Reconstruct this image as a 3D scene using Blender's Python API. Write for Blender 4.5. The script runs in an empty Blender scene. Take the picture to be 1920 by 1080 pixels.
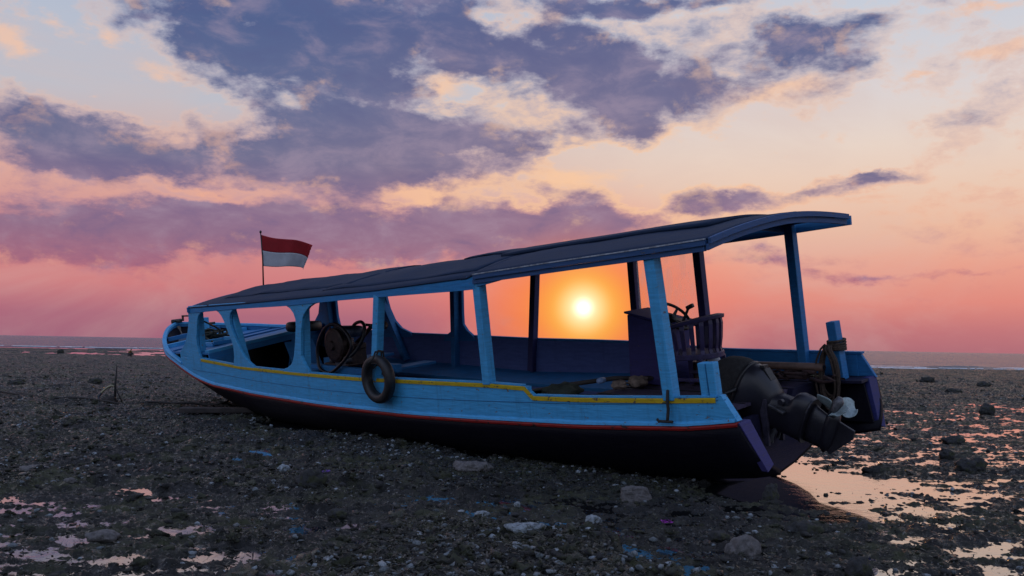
import bpy, bmesh, math, random
import numpy as np
from mathutils import Matrix, Vector
sc = bpy.context.scene
COL = sc.collection
R = math.radians

# ------------------------------------------------------------------ camera
cam_d = bpy.data.cameras.new("camera")
cam = bpy.data.objects.new("camera", cam_d)
COL.objects.link(cam)
cam_d.sensor_width = 36.0
cam_d.lens = 36.0 * 1707.0 / 1920.0
cam_d.clip_start = 0.05
cam_d.clip_end = 20000.0
pt, rl = R(3.536), R(1.0443)
fw = Vector((0, math.cos(pt), math.sin(pt)))
lr, lu = Vector((1, 0, 0)), Vector((0, -math.sin(pt), math.cos(pt)))
cr = lr * math.cos(rl) + lu * math.sin(rl)
cu = -lr * math.sin(rl) + lu * math.cos(rl)
CAM = Vector((0, 0, 1.2))
cam.matrix_world = Matrix(((cr.x, cu.x, -fw.x, CAM.x), (cr.y, cu.y, -fw.y, CAM.y), (cr.z, cu.z, -fw.z, CAM.z), (0, 0, 0, 1)))
sc.camera = cam

# ------------------------------------------------------------------ exposure, colour
sc.view_settings.view_transform = 'Standard'
sc.view_settings.look = 'None'
sc.view_settings.exposure = 0.0
sc.view_settings.gamma = 1.0
sc.render.engine = 'CYCLES'
sc.cycles.use_denoising = True
sc.cycles.max_bounces = 6
sc.cycles.sample_clamp_indirect = 4.0
sc.cycles.caustics_reflective = False
sc.cycles.caustics_refractive = False

def lin(r, g, b):
    f = lambda c: (c / 255 / 12.92) if c / 255 <= 0.04045 else ((c / 255 + 0.055) / 1.055) ** 2.4
    return (f(r), f(g), f(b), 1.0)

# ------------------------------------------------------------------ sun
SUN_AZ, SUN_EL = 4.51, 2.37        # degrees right of straight ahead, above the horizon
sd = Vector((math.sin(R(SUN_AZ)) * math.cos(R(SUN_EL)), math.cos(R(SUN_AZ)) * math.cos(R(SUN_EL)), math.sin(R(SUN_EL))))
sun_d = bpy.data.lights.new("sun", 'SUN')
sun_d.energy = 0.9
sun_d.angle = R(0.6)
sun_d.color = (1.0, 0.42, 0.16)
sun = bpy.data.objects.new("sun", sun_d)
COL.objects.link(sun)
sun.rotation_euler = sd.to_track_quat('Z', 'Y').to_euler()

# ------------------------------------------------------------------ evening sky (procedural, laid out by direction)
W = bpy.data.worlds.new("World")
sc.world = W
W.use_nodes = True
NT = W.node_tree
NT.nodes.clear()

class G:
    """small helper round a node tree"""
    def __init__(s, nt): s.nt = nt
    def n(s, t, **k):
        x = s.nt.nodes.new(t)
        for a, b in k.items(): setattr(x, a, b)
        return x
    def l(s, a, b): s.nt.links.new(a, b)
    def put(s, sock, v):
        if isinstance(v, bpy.types.NodeSocket): s.l(v, sock)
        elif v is not None: sock.default_value = v
    def m(s, op, a, b=None, c=None, clamp=False):
        x = s.n('ShaderNodeMath', operation=op, use_clamp=clamp)
        for i, v in enumerate((a, b, c)): s.put(x.inputs[i], v) if v is not None else None
        return x.outputs[0]
    def vm(s, op, a, b=None):
        x = s.n('ShaderNodeVectorMath', operation=op)
        s.put(x.inputs[0], a)
        if b is not None:
            if op == 'SCALE': s.put(x.inputs['Scale'], b)
            else: s.put(x.inputs[1], b)
        return x.outputs['Value'] if op in ('DOT_PRODUCT', 'LENGTH') else x.outputs[0]
    def mix(s, f, a, b, mode='MIX'):
        x = s.n('ShaderNodeMix', data_type='RGBA', blend_type=mode)
        x.clamp_factor = True
        s.put(x.inputs[0], f); s.put(x.inputs[6], a); s.put(x.inputs[7], b)
        return x.outputs[2]
    def ramp(s, f, stops, interp='LINEAR'):
        x = s.n('ShaderNodeValToRGB')
        cr_ = x.color_ramp; cr_.interpolation = interp
        while len(cr_.elements) < len(stops): cr_.elements.new(0.5)
        for e, (p, c) in zip(cr_.elements, sorted(stops, key=lambda q: q[0])):
            e.position = p; e.color = c if len(c) == 4 else (*c, 1)
        s.put(x.inputs[0], f)
        return x.outputs[0]
    def ss(s, v, a, b):
        x = s.n('ShaderNodeMapRange', interpolation_type='SMOOTHSTEP')
        s.put(x.inputs[0], v); x.inputs[1].default_value = a; x.inputs[2].default_value = b
        return x.outputs[0]
    def noise(s, v, scale, detail=4, rough=0.55, dist=0.0, lac=2.0):
        x = s.n('ShaderNodeTexNoise')
        s.put(x.inputs['Vector'], v); x.inputs['Scale'].default_value = scale
        x.inputs['Detail'].default_value = detail; x.inputs['Roughness'].default_value = rough
        x.inputs['Distortion'].default_value = dist; x.inputs['Lacunarity'].default_value = lac
        return x
    def mapping(s, v, loc=(0, 0, 0), rot=(0, 0, 0), scale=(1, 1, 1), kind='POINT'):
        x = s.n('ShaderNodeMapping', vector_type=kind)
        s.put(x.inputs[0], v); x.inputs[1].default_value = loc; x.inputs[2].default_value = rot; x.inputs[3].default_value = scale
        return x.outputs[0]
g = G(NT)
dirv = g.vm('NORMALIZE', g.n('ShaderNodeTexCoord').outputs['Generated'])
sx = g.n('ShaderNodeSeparateXYZ'); g.l(dirv, sx.inputs[0])
AZ = g.m('MULTIPLY', g.m('ARCTAN2', sx.outputs[0], sx.outputs[1]), 57.2958)
EL = g.m('MULTIPLY', g.m('ARCSINE', sx.outputs[2]), 57.2958)
cv = g.n('ShaderNodeCombineXYZ'); g.l(AZ, cv.inputs[0]); g.l(EL, cv.inputs[1])
flat = g.mapping(dirv, scale=(1, 1, 2.1))
w1 = g.vm('SUBTRACT', g.noise(flat, 7, 3, 0.6).outputs['Color'], (0.5, 0.5, 0.5))
w2 = g.vm('SUBTRACT', g.noise(flat, 26, 5, 0.65).outputs['Color'], (0.5, 0.5, 0.5))
wp = g.vm('ADD', cv.outputs[0], g.vm('MULTIPLY', w1, (5.0, 2.4, 0)))
wp = g.vm('ADD', wp, g.vm('MULTIPLY', w2, (2.6, 1.7, 0)))
flw = g.mapping(wp, scale=(1, 1, 0))

def blob_chain(blobs, vec):
    acc = None
    for (a, e, ra, re, w, rot) in blobs:
        mv = g.mapping(vec, (a, e, 0), (0, 0, R(rot)), (ra, re, 1), 'TEXTURE')
        gr = g.n('ShaderNodeTexGradient', gradient_type='SPHERICAL'); g.l(mv, gr.inputs[0])
        acc = g.m('MULTIPLY', gr.outputs['Fac'], w) if acc is None else g.m('MULTIPLY_ADD', gr.outputs['Fac'], w, acc)
    return acc
DARK = [(-21.3, 6.36, 14.67, 2.39, 0.45, -2), (-2.09, 6.85, 14.67, 2.23, 0.35, 0), (-13.67, 17.29, 10.52, 3.83, 0.4, 0), (-11.53, 11.43, 12.12, 2.87, 0.3, 0), (-12.44, 19.23, 12.76, 5.42, 1.1, 0), (-18.19, 19.24, 6.38, 2.23, 0.5, 0), (-7.1, 18.68, 6.06, 4.15, 0.7, 0), (-16.19, 16.13, 4.78, 2.55, 0.5, -20), (-9.01, 15.43, 5.1, 2.55, 0.6, 0), (-3.75, 20.69, 3.51, 1.59, 0.4, 0), (-26.61, 11.22, 8.29, 3.03, 1.1, -8), (-28.16, 10.01, 5.1, 1.91, 0.5, 0), (-21.77, 10.67, 7.33, 1.91, 0.6, -8), (-24.33, 9.97, 3.83, 1.28, 0.5, 0), (-12.21, 12.36, 8.61, 2.87, 1.1, 0), (-4.92, 12.72, 8.29, 2.55, 1.0, -5), (-13.44, 10.35, 8.29, 2.23, 0.9, 0), (-5.54, 10.73, 7.65, 2.23, 0.8, 0), (1.53, 12.55, 3.51, 1.12, 0.5, 0), (-10.8, 8.87, 6.38, 1.28, 0.4, 0), (-20.44, 7.04, 12.12, 2.23, 0.9, -2), (-26.36, 5.72, 7.65, 2.23, 0.7, 0), (-13.32, 6.79, 9.57, 2.39, 0.8, 0), (-24.12, 4.95, 10.2, 1.91, 0.6, -3), (-4.77, 6.78, 10.84, 2.39, 0.9, 0), (1.28, 7.25, 6.38, 1.91, 0.7, 0), (6.32, 7.29, 5.42, 1.91, 0.9, -3), (4.63, 8.45, 3.51, 0.96, 0.4, 0), (-8.74, 5.66, 9.57, 1.59, 0.5, -3), (1.1, 17.69, 7.02, 3.83, 0.9, -15), (-1.33, 19.22, 3.83, 2.23, 0.35, 0), (5.88, 15.79, 5.42, 3.51, 1.0, -30), (8.89, 17.31, 5.1, 3.51, 0.7, 0), (7.59, 13.68, 2.87, 1.44, 0.8, -20), (10.89, 15.37, 3.83, 1.91, 0.45, 0), (3.21, 13.54, 3.19, 1.28, 0.4, 0), (7.51, 21.05, 10.2, 1.02, 1.3, 0), (18.23, 17.3, 5.74, 2.71, 0.95, -5), (13.81, 16.19, 3.83, 1.59, 0.4, -10), (16.98, 18.74, 2.23, 1.59, 0.4, 0), (20.97, 19.13, 3.51, 0.96, 0.4, 0), (21.84, 16.4, 2.55, 1.12, 0.35, 0), (14.15, 9.14, 6.06, 1.21, 1.0, 0), (12.23, 8.42, 3.51, 0.96, 0.6, 0), (21.21, 9.76, 4.46, 0.83, 0.85, 3), (20.33, 10.32, 2.87, 0.38, 0.5, 0), (15.11, 5.31, 4.46, 0.83, 0.55, 0), (21.77, 4.29, 6.06, 0.57, 0.65, 0), (27.6, 4.36, 4.78, 0.32, 0.35, 0), (3.95, 9.27, 2.87, 0.7, 0.5, 0), (0.9, 9.74, 1.91, 0.96, 0.3, 0), (17.61, 20.47, 3.51, 0.64, 0.4, 0), (-20.91, 18.6, 4.15, 2.23, 0.5, 0), (-28.28, 12.48, 2.55, 0.64, 0.4, 0), (-2.32, 17.62, 2.87, 1.91, 0.45, 0), (4.48, 19.26, 6.38, 1.91, 0.5, 0), (12.5, 19.03, 2.87, 1.59, 0.35, 0), (-23.08, 14.17, 5.1, 1.91, -0.8, -15), (-17.65, 13.37, 3.51, 1.44, -0.9, -20), (-16.76, 18.81, 0.96, 1.28, -0.55, -20), (-20.87, 17.72, 1.91, 3.51, -0.5, 0), (-14.06, 14.45, 1.59, 0.7, -0.5, 0), (-8.99, 14.47, 2.23, 0.57, -0.5, 0), (-3.63, 15.68, 1.91, 1.91, -0.6, 0), (-0.66, 20.16, 1.91, 1.91, -0.7, 0), (4.93, 11.26, 4.46, 1.28, -0.4, 0), (14.46, 11.76, 12.76, 2.23, -0.5, 0), (-27.33, 15.07, 6.38, 2.87, -0.5, 0), (-17.78, 8.64, 7.02, 0.64, -0.35, 0), (-24.28, 8.76, 8.29, 0.8, -0.4, 0), (-6.51, 9.21, 2.55, 1.28, -0.6, 0), (-3.88, 11.61, 3.51, 0.51, -0.5, 0), (-5.5, 8.92, 1.91, 0.64, -0.3, 0)]
LIT = [(-27.15, 17.1, 2.55, 0.7, 0.6, -10), (-29.5, 16.0, 1.91, 1.28, 0.8, 0), (-24.2, 16.83, 1.91, 0.83, 0.6, -15), (-21.67, 15.54, 2.87, 1.08, 0.8, 0), (-20.62, 18.79, 2.23, 1.28, 0.5, 0), (-28.84, 13.27, 1.91, 0.51, 0.5, 0), (-25.06, 13.78, 1.59, 0.45, 0.7, 0), (-23.2, 16.97, 1.91, 0.96, 0.3, 0), (-6.51, 9.38, 5.1, 1.91, 1.0, -20), (-2.15, 9.84, 2.87, 1.12, 0.8, 0), (-13.99, 7.8, 4.15, 0.7, 1.0, 0), (-3.66, 16.95, 3.19, 2.23, 0.7, 0), (-4.98, 15.31, 2.87, 1.59, 0.7, 0), (1.74, 20.19, 2.55, 1.59, 0.8, 0), (3.93, 10.6, 4.46, 1.28, 0.8, 0), (8.92, 13.18, 4.78, 1.12, 0.7, -10), (12.19, 15.95, 5.1, 1.28, 0.5, 0), (16.98, 15.4, 5.74, 0.89, 0.8, 5), (18.84, 18.44, 3.19, 0.96, 0.4, 0), (15.1, 7.89, 3.83, 0.64, 0.6, 0), (10.93, 8.27, 1.91, 0.64, 0.8, 0), (11.25, 9.25, 1.59, 0.45, 0.6, 0), (28.06, 18.97, 4.78, 0.64, 0.8, -5), (28.29, 16.65, 2.87, 0.83, 0.9, 8), (24.57, 15.31, 1.28, 0.45, 0.8, 0), (4.62, 9.11, 2.55, 0.64, 0.5, 0), (14.15, 10.17, 1.59, 0.38, 0.6, 0), (6.94, 11.25, 1.59, 0.45, 0.4, 0), (-23.76, 10.02, 1.91, 0.45, 0.7, 0), (-19.01, 8.87, 4.15, 0.51, 0.6, 0), (-9.72, 16.65, 3.83, 1.59, 0.35, 0), (-15.47, 13.87, 1.91, 0.64, 0.4, 0), (-6.75, 5.56, 3.19, 0.51, 0.4, 0), (16.04, 14.06, 3.19, 0.64, 0.3, 0)]

C = blob_chain(DARK, flw)
Wm = blob_chain(LIT, flw)

el01 = g.m('DIVIDE', EL, 90.0, clamp=True)
def er(stops): return [(e / 90.0, lin(*c)) for e, c in stops]
left = g.ramp(el01, er([(0, (160, 101, 122)), (1.4, (172, 106, 124)), (3.2, (206, 124, 127)), (5.2, (212, 138, 136)), (7.5, (205, 150, 152)), (9.6, (214, 168, 162)), (11.8, (208, 178, 174)), (14, (190, 190, 200)), (18, (180, 190, 208)), (24, (160, 175, 204)), (40, (132, 152, 190)), (90, (95, 122, 170))]))
right = g.ramp(el01, er([(0, (176, 110, 120)), (1.2, (194, 118, 122)), (2.8, (224, 138, 126)), (5, (233, 162, 142)), (7, (236, 186, 160)), (9.5, (235, 202, 181)), (12, (232, 212, 199)), (15, (220, 211, 211)), (20.5, (197, 205, 219)), (26, (165, 180, 205)), (40, (132, 152, 190)), (90, (95, 122, 170))]))
back = g.ramp(el01, er([(0, (150, 165, 190)), (6, (180, 195, 220)), (16, (190, 210, 240)), (35, (165, 195, 240)), (60, (130, 165, 220)), (90, (105, 140, 200))]))
sky = g.mix(g.ss(AZ, -14, 14), left, right)
abz = g.m('ABSOLUTE', AZ)
sky = g.mix(g.ss(abz, 45, 105), sky, back)
# veils: very soft high streaks
veil = g.noise(flat, 4.5, 6, 0.6, 0.4).outputs['Fac']
sky = g.mix(g.m('MULTIPLY', g.ss(veil, 0.42, 0.72), 0.30), sky, lin(214, 186, 178))
# glow round the sun
sunv = (sd.x, sd.y, sd.z)
th = g.m('MULTIPLY', g.m('ARCCOSINE', g.m('MINIMUM', g.vm('DOT_PRODUCT', dirv, sunv), 0.9999999)), 57.2958)
gl = g.mapping(cv.outputs[0], (SUN_AZ, SUN_EL, 0), (0, 0, 0), (1.15, 0.8, 1), 'TEXTURE')
gd = g.vm('LENGTH', g.vm('MULTIPLY', gl, (1, 1, 0)))
g1 = g.m('SUBTRACT', 1.0, g.ss(gd, 0.5, 11.0))
sky = g.mix(g.m('MULTIPLY', g1, 0.72), sky, lin(250, 118, 84))

# clouds
n1 = g.noise(flat, 11, 9, 0.62, 0.25).outputs['Fac']
n2 = g.noise(flat, 34, 6, 0.6, 0.2).outputs['Fac']
n3 = g.noise(g.mapping(dirv, scale=(1, 1, 1.5), rot=(0, .5, 0)), 19, 6, 0.6, 0.15).outputs['Fac']
D = g.m('ADD', C, g.m('MULTIPLY', g.m('SUBTRACT', n1, 0.5), 1.9))
D = g.m('ADD', D, g.m('MULTIPLY', g.m('SUBTRACT', n2, 0.5), 0.75))
D = g.m('ADD', D, g.m('MULTIPLY', g.m('MULTIPLY', g.m('SUBTRACT', n3, 0.47), 1.0), g.ss(EL, 6, 13)))
D = g.m('ADD', D, 0.05)
D2 = g.m('ADD', Wm, g.m('MULTIPLY', g.m('SUBTRACT', n1, 0.5), 1.5))
D2 = g.m('ADD', D2, g.m('MULTIPLY', g.m('SUBTRACT', n2, 0.5), 0.5))
near_sun = g.m('SUBTRACT', 1.0, g.ss(th, 3.0, 26.0))
litcol = g.mix(g.ss(EL, 6, 16), lin(240, 170, 140), lin(240, 196, 170))
litcol = g.mix(g.m('MULTIPLY', near_sun, 0.7), litcol, lin(255, 212, 166))
back_f = g.ss(abz, 38, 70)
sky = g.mix(g.m('MULTIPLY', g.ss(D2, 0.22, 0.85), 0.80), sky, litcol)
edge = g.m('MULTIPLY', g.m('MULTIPLY', g.ss(D, 0.02, 0.28), g.m('SUBTRACT', 1.0, g.ss(D, 0.28, 0.60))), g.ss(EL, 5.5, 8.5))
sky = g.mix(g.m('MULTIPLY', edge, g.m('MULTIPLY_ADD', near_sun, 0.45, 0.30)), sky, litcol)
cc = g.ramp(el01, er([(0, (176, 98, 112)), (3.5, (172, 102, 122)), (6.3, (140, 108, 136)), (8.5, (130, 110, 142)), (11, (104, 108, 142)), (15, (90, 102, 142)), (19, (74, 91, 137)), (24, (84, 100, 146)), (90, (100, 112, 150))]))
cthin = g.ramp(el01, er([(0, (200, 120, 120)), (4, (205, 125, 128)), (7, (185, 130, 142)), (11, (164, 140, 160)), (16, (148, 142, 168)), (24, (150, 145, 170)), (90, (140, 150, 180))]))
cc = g.mix(g.ss(D, 0.30, 0.95), cthin, cc)
cc = g.mix(g.m('MULTIPLY', near_sun, 0.26), cc, lin(172, 126, 142))
tex = g.noise(flat, 15, 7, 0.6, 0.3).outputs['Fac']
cc = g.mix(g.m('MULTIPLY', g.ss(tex, 0.45, 0.72), 0.40), cc, lin(176, 154, 172))
cc = g.mix(g.m('MULTIPLY', g.m('MULTIPLY', g.ss(n3, 0.52, 0.66), g.m('SUBTRACT', 1.0, g.ss(D, 0.8, 1.3))), 0.45), cc, litcol)
cc = g.mix(g.m('MULTIPLY', g.m('SUBTRACT', 1.0, g.ss(tex, 0.30, 0.5)), 0.35), cc, lin(78, 84, 132))
sky = g.mix(g.m('MULTIPLY', g.ss(D, 0.12, 0.90), 0.95), sky, cc)
# inner glow and disc lie over the thin haze at the horizon
g2 = g.m('SUBTRACT', 1.0, g.ss(gd, 0.3, 7.2))
sky = g.mix(g.m('MULTIPLY', g2, 0.96), sky, lin(255, 140, 52))
g3 = g.m('POWER', g.m('SUBTRACT', 1.0, g.ss(th, 0.0, 4.2)), 1.4)
sky = g.mix(g3, sky, lin(255, 206, 92))
g4 = g.m('POWER', g.m('SUBTRACT', 1.0, g.ss(th, 0.0, 2.3)), 1.5)
sky = g.mix(g4, sky, (1.15, 1.0, 0.60, 1))
sky = g.mix(g.m('POWER', g.m('SUBTRACT', 1.0, g.ss(th, 0.0, 1.15)), 2.2), sky, (1.9, 1.75, 1.35, 1))
bg = g.n('ShaderNodeBackground'); g.l(sky, bg.inputs[0]); bg.inputs[1].default_value = 1.0
wo = g.n('ShaderNodeOutputWorld'); g.l(bg.outputs[0], wo.inputs[0])
W.cycles.sampling_method = 'MANUAL'
W.cycles.sample_map_resolution = 1024

# ------------------------------------------------------------------ object helpers
def tag(o, label=None, cat=None, group=None, kind=None):
    if label: o['label'] = label
    if cat: o['category'] = cat
    if group: o['group'] = group
    if kind: o['kind'] = kind
    return o

class MB:
    """collects vertices and faces of ONE mesh"""
    def __init__(s): s.v = []; s.f = []
    def add(s, vs, fs):
        k = len(s.v)
        s.v += [tuple(map(float, p)) for p in vs]
        s.f += [tuple(k + i for i in f) for f in fs]
        return s
    def box(s, c, d, rot=None):
        c = Vector(c); h = [x / 2 for x in d]
        vs = [Vector((x * h[0], y * h[1], z * h[2])) for x in (-1, 1) for y in (-1, 1) for z in (-1, 1)]
        if rot is not None: vs = [rot @ v for v in vs]
        return s.add([c + v for v in vs], [(0, 1, 3, 2), (4, 6, 7, 5), (0, 4, 5, 1), (2, 3, 7, 6), (0, 2, 6, 4), (1, 5, 7, 3)])
    def beam(s, a, b, w, h, up=(0, 0, 1), w2=None, h2=None):
        a = Vector(a); b = Vector(b); d = (b - a).normalized()
        up = Vector(up); sd_ = d.cross(up)
        if sd_.length < 1e-4: sd_ = d.cross(Vector((1, 0, 0)))
        sd_.normalize(); u = sd_.cross(d).normalized()
        w2 = w if w2 is None else w2; h2 = h if h2 is None else h2
        vs = []
        for p, ww, hh in ((a, w, h), (b, w2, h2)):
            vs += [p + sd_ * i * ww / 2 + u * j * hh / 2 for i, j in ((-1, -1), (1, -1), (1, 1), (-1, 1))]
        return s.add(vs, [(3, 2, 1, 0), (4, 5, 6, 7), (0, 1, 5, 4), (1, 2, 6, 5), (2, 3, 7, 6), (3, 0, 4, 7)])
    def tube(s, pts, r, n=8, closed=False, flat=None):
        pts = [Vector(p) for p in pts]; m = len(pts)
        rr = r if hasattr(r, '__len__') else [r] * m
        T = []
        for i in range(m):
            if closed: t = pts[(i + 1) % m] - pts[i - 1]
            else: t = pts[min(i + 1, m - 1)] - pts[max(i - 1, 0)]
            T.append(t.normalized())
        nrm = T[0].orthogonal().normalized()
        vs = []
        for i in range(m):
            nrm = (nrm - T[i] * nrm.dot(T[i])).normalized()
            bn = T[i].cross(nrm)
            for k in range(n):
                a = 2 * math.pi * k / n
                vs.append(pts[i] + (nrm * math.cos(a) + bn * math.sin(a)) * rr[i])
        fs = []
        for i in range(m if closed else m - 1):
            j = (i + 1) % m
            for k in range(n):
                fs.append((i * n + k, i * n + (k + 1) % n, j * n + (k + 1) % n, j * n + k))
        if not closed:
            fs.append(tuple(range(n))[::-1]); fs.append(tuple((m - 1) * n + k for k in range(n)))
        return s.add(vs, fs)
    def loft(s, rings, closed=True, caps=True):
        n = len(rings[0]); vs = [p for r in rings for p in r]; fs = []
        for i in range(len(rings) - 1):
            for k in range(n if closed else n - 1):
                fs.append((i * n + k, i * n + (k + 1) % n, (i + 1) * n + (k + 1) % n, (i + 1) * n + k))
        if caps and closed:
            fs.append(tuple(range(n))[::-1]); fs.append(tuple((len(rings) - 1) * n + k for k in range(n)))
        return s.add(vs, fs)
    def slab(s, poly, fa, fb):
        """polygon (2-D) turned to a solid between the two maps fa and fb"""
        n = len(poly)
        vs = [fa(*p) for p in poly] + [fb(*p) for p in poly]
        fs = [tuple(range(n)), tuple(range(2 * n - 1, n - 1, -1))]
        fs += [(i, i + n, (i + 1) % n + n, (i + 1) % n) for i in range(n)]
        return s.add(vs, fs)
    def lathe(s, prof, c=(0, 0, 0), ax='Z', n=20):
        rings = []
        for (r, h) in prof:
            ring = []
            for k in range(n):
                a = 2 * math.pi * k / n; x, y = r * math.cos(a), r * math.sin(a)
                p = {'Z': (x, y, h), 'X': (h, x, y), 'Y': (y, h, x)}[ax]
                ring.append((c[0] + p[0], c[1] + p[1], c[2] + p[2]))
            rings.append(ring)
        return s.loft(rings)
    def build(s, name, mat, parent=None, smooth=False, off=(0, 0, 0), bevel=0, solid=0, sub=0, seg=2):
        me = bpy.data.meshes.new(name)
        off = Vector(off)
        me.from_pydata([tuple(Vector(v) - off) for v in s.v], [], s.f)
        bm = bmesh.new(); bm.from_mesh(me)
        bmesh.ops.recalc_face_normals(bm, faces=bm.faces)
        bm.to_mesh(me); bm.free()
        if smooth:
            me.polygons.foreach_set('use_smooth', [True] * len(me.polygons))
        o = bpy.data.objects.new(name, me)
        COL.objects.link(o)
        me.materials.append(mat)
        if parent is not None: o.parent = parent
        if solid:
            md = o.modifiers.new('solid', 'SOLIDIFY'); md.thickness = solid; md.offset = 0
        if sub:
            md = o.modifiers.new('sub', 'SUBSURF'); md.levels = sub; md.render_levels = sub
        if bevel:
            md = o.modifiers.new('bevel', 'BEVEL'); md.width = bevel; md.segments = seg; md.limit_method = 'ANGLE'; md.angle_limit = R(35)
        return o
def empty(name, matrix):
    o = bpy.data.objects.new(name, None); COL.objects.link(o)
    o.empty_display_size = 0.1
    o.matrix_world = matrix
    return o

# ------------------------------------------------------------------ materials
def mat(name):
    m = bpy.data.materials.new(name); m.use_nodes = True
    nt = m.node_tree; b = nt.nodes['Principled BSDF']
    return m, G(nt), b
def bump(h, b, height, dist, strength=1.0):
    x = h.n('ShaderNodeBump'); h.put(x.inputs['Height'], height); x.inputs['Distance'].default_value = dist
    x.inputs['Strength'].default_value = strength; h.l(x.outputs[0], b.inputs['Normal']); return x
def plain(name, col, rough=0.6, var=0.25, scale=9, metal=0.0, bmp=0.003, wear=None, spec=0.5):
    m, h, b = mat(name)
    co = h.n('ShaderNodeTexCoord').outputs['Object']
    nz = h.noise(co, scale, 6, 0.65).outputs['Fac']
    d = tuple(c * (1 - var) for c in col[:3]) + (1,); l_ = tuple(min(1, c * (1 + var)) for c in col[:3]) + (1,)
    c = h.mix(h.ss(nz, 0.3, 0.7), d, l_)
    if wear:
        nw = h.noise(co, scale * 2.3, 8, 0.7).outputs['Fac']
        c = h.mix(h.ss(nw, 0.60, 0.66), c, (*wear, 1))
    h.l(c, b.inputs['Base Color'])
    b.inputs['Roughness'].default_value = rough; b.inputs['Metallic'].default_value = metal
    b.inputs['Specular IOR Level'].default_value = spec
    if bmp: bump(h, b, h.noise(co, scale * 6, 5, 0.6).outputs['Fac'], bmp)
    return m
def paint(name, col, chip=(0.16, 0.13, 0.1), rough=0.45, grain=(1.2, 1.2, 14), amt=0.64, stain=0.35):
    """weathered boat paint: long brushed grain, chips down to the wood, grimy runs"""
    m, h, b = mat(name)
    co = h.n('ShaderNodeTexCoord').outputs['Object']
    gr = h.noise(h.mapping(co, scale=grain), 4, 7, 0.65).outputs['Fac']
    c = h.mix(h.ss(gr, 0.25, 0.75), tuple(x * 0.80 for x in col) + (1,), tuple(min(1, x * 1.12) for x in col) + (1,))
    run = h.noise(h.mapping(co, scale=(7, 7, 0.7)), 2.2, 6, 0.7).outputs['Fac']
    c = h.mix(h.m('MULTIPLY', h.ss(run, 0.5, 0.75), stain), c, tuple(x * 0.45 + 0.01 for x in col) + (1,))
    ch = h.noise(h.mapping(co, scale=(1, 1, 1.8)), 13, 9, 0.72).outputs['Fac']
    c = h.mix(h.ss(ch, amt, amt + 0.025), c, (*chip, 1))
    h.l(c, b.inputs['Base Color'])
    h.l(h.m('MULTIPLY_ADD', gr, 0.3, rough - 0.1), b.inputs['Roughness'])
    b.inputs['Specular IOR Level'].default_value = 0.35
    bump(h, b, h.m('ADD', gr, h.m('MULTIPLY', h.ss(ch, amt, amt + 0.03), -0.6)), 0.004)
    return m

# ------------------------------------------------------------------ boat frame (heeled on its bilge, stern towards us)
BO = Vector((2.8963, 8.5589, 0.0))
BX, BY, BZ = Vector((-0.682, 0.73135, 0.0)), Vector((-0.72318, -0.67438, -0.14908)), Vector((-0.10903, -0.10168, 0.98882))
BM = Matrix(((BX.x, BY.x, BZ.x, BO.x), (BX.y, BY.y, BZ.y, BO.y), (BX.z, BY.z, BZ.z, BO.z), (0, 0, 0, 1)))

# ------------------------------------------------------------------ numpy noise
def _hash(ix, iy, seed):
    h = (ix.astype(np.int64) * 374761393 + iy.astype(np.int64) * 668265263 + seed * 1442695041) & 0xFFFFFFFF
    h = ((h ^ (h >> 13)) * 1274126177) & 0xFFFFFFFF
    return ((h ^ (h >> 16)) & 0xFFFF) / 65535.0
def vnoise(x, y, seed):
    ix = np.floor(x); iy = np.floor(y); fx = x - ix; fy = y - iy
    ux = fx * fx * fx * (fx * (fx * 6 - 15) + 10); uy = fy * fy * fy * (fy * (fy * 6 - 15) + 10)
    a = _hash(ix, iy, seed); b = _hash(ix + 1, iy, seed); c = _hash(ix, iy + 1, seed); d = _hash(ix + 1, iy + 1, seed)
    return (a * (1 - ux) + b * ux) * (1 - uy) + (c * (1 - ux) + d * ux) * uy
def fbm(x, y, seed, octv=4, gain=0.5):
    s = 0; a = 1; t = 0
    for k in range(octv):
        s = s + a * vnoise(x, y, seed + k * 17); t += a; a *= gain
        x, y = x * 1.62 + y * 1.2 + 3.1, y * 1.62 - x * 1.2 + 7.7
    return s / t
def sstep(x, a, b):
    t = np.clip((x - a) / (b - a), 0, 1); return t * t * (3 - 2 * t)
def cell(x, y, seed):
    """distance to the nearest of jittered points: pebbly bumps"""
    ix = np.floor(x); iy = np.floor(y); best = np.full(x.shape, 9.0)
    for dx in (-1, 0, 1):
        for dy in (-1, 0, 1):
            jx = ix + dx; jy = iy + dy
            px = jx + _hash(jx, jy, seed); py = jy + _hash(jx, jy, seed + 5)
            sz = 0.35 + 0.65 * _hash(jx, jy, seed + 9)
            best = np.minimum(best, ((px - x) ** 2 + (py - y) ** 2) / sz ** 2)
    return np.sqrt(best)
SHORE = 64.0
def shoreline(x):
    return SHORE + 1.8 * (vnoise(x * 0.05 + 9, x * 0, 3) - .5) * 4 + 1.5 * (vnoise(x * 0.3, x * 0, 8) - .5)
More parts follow.
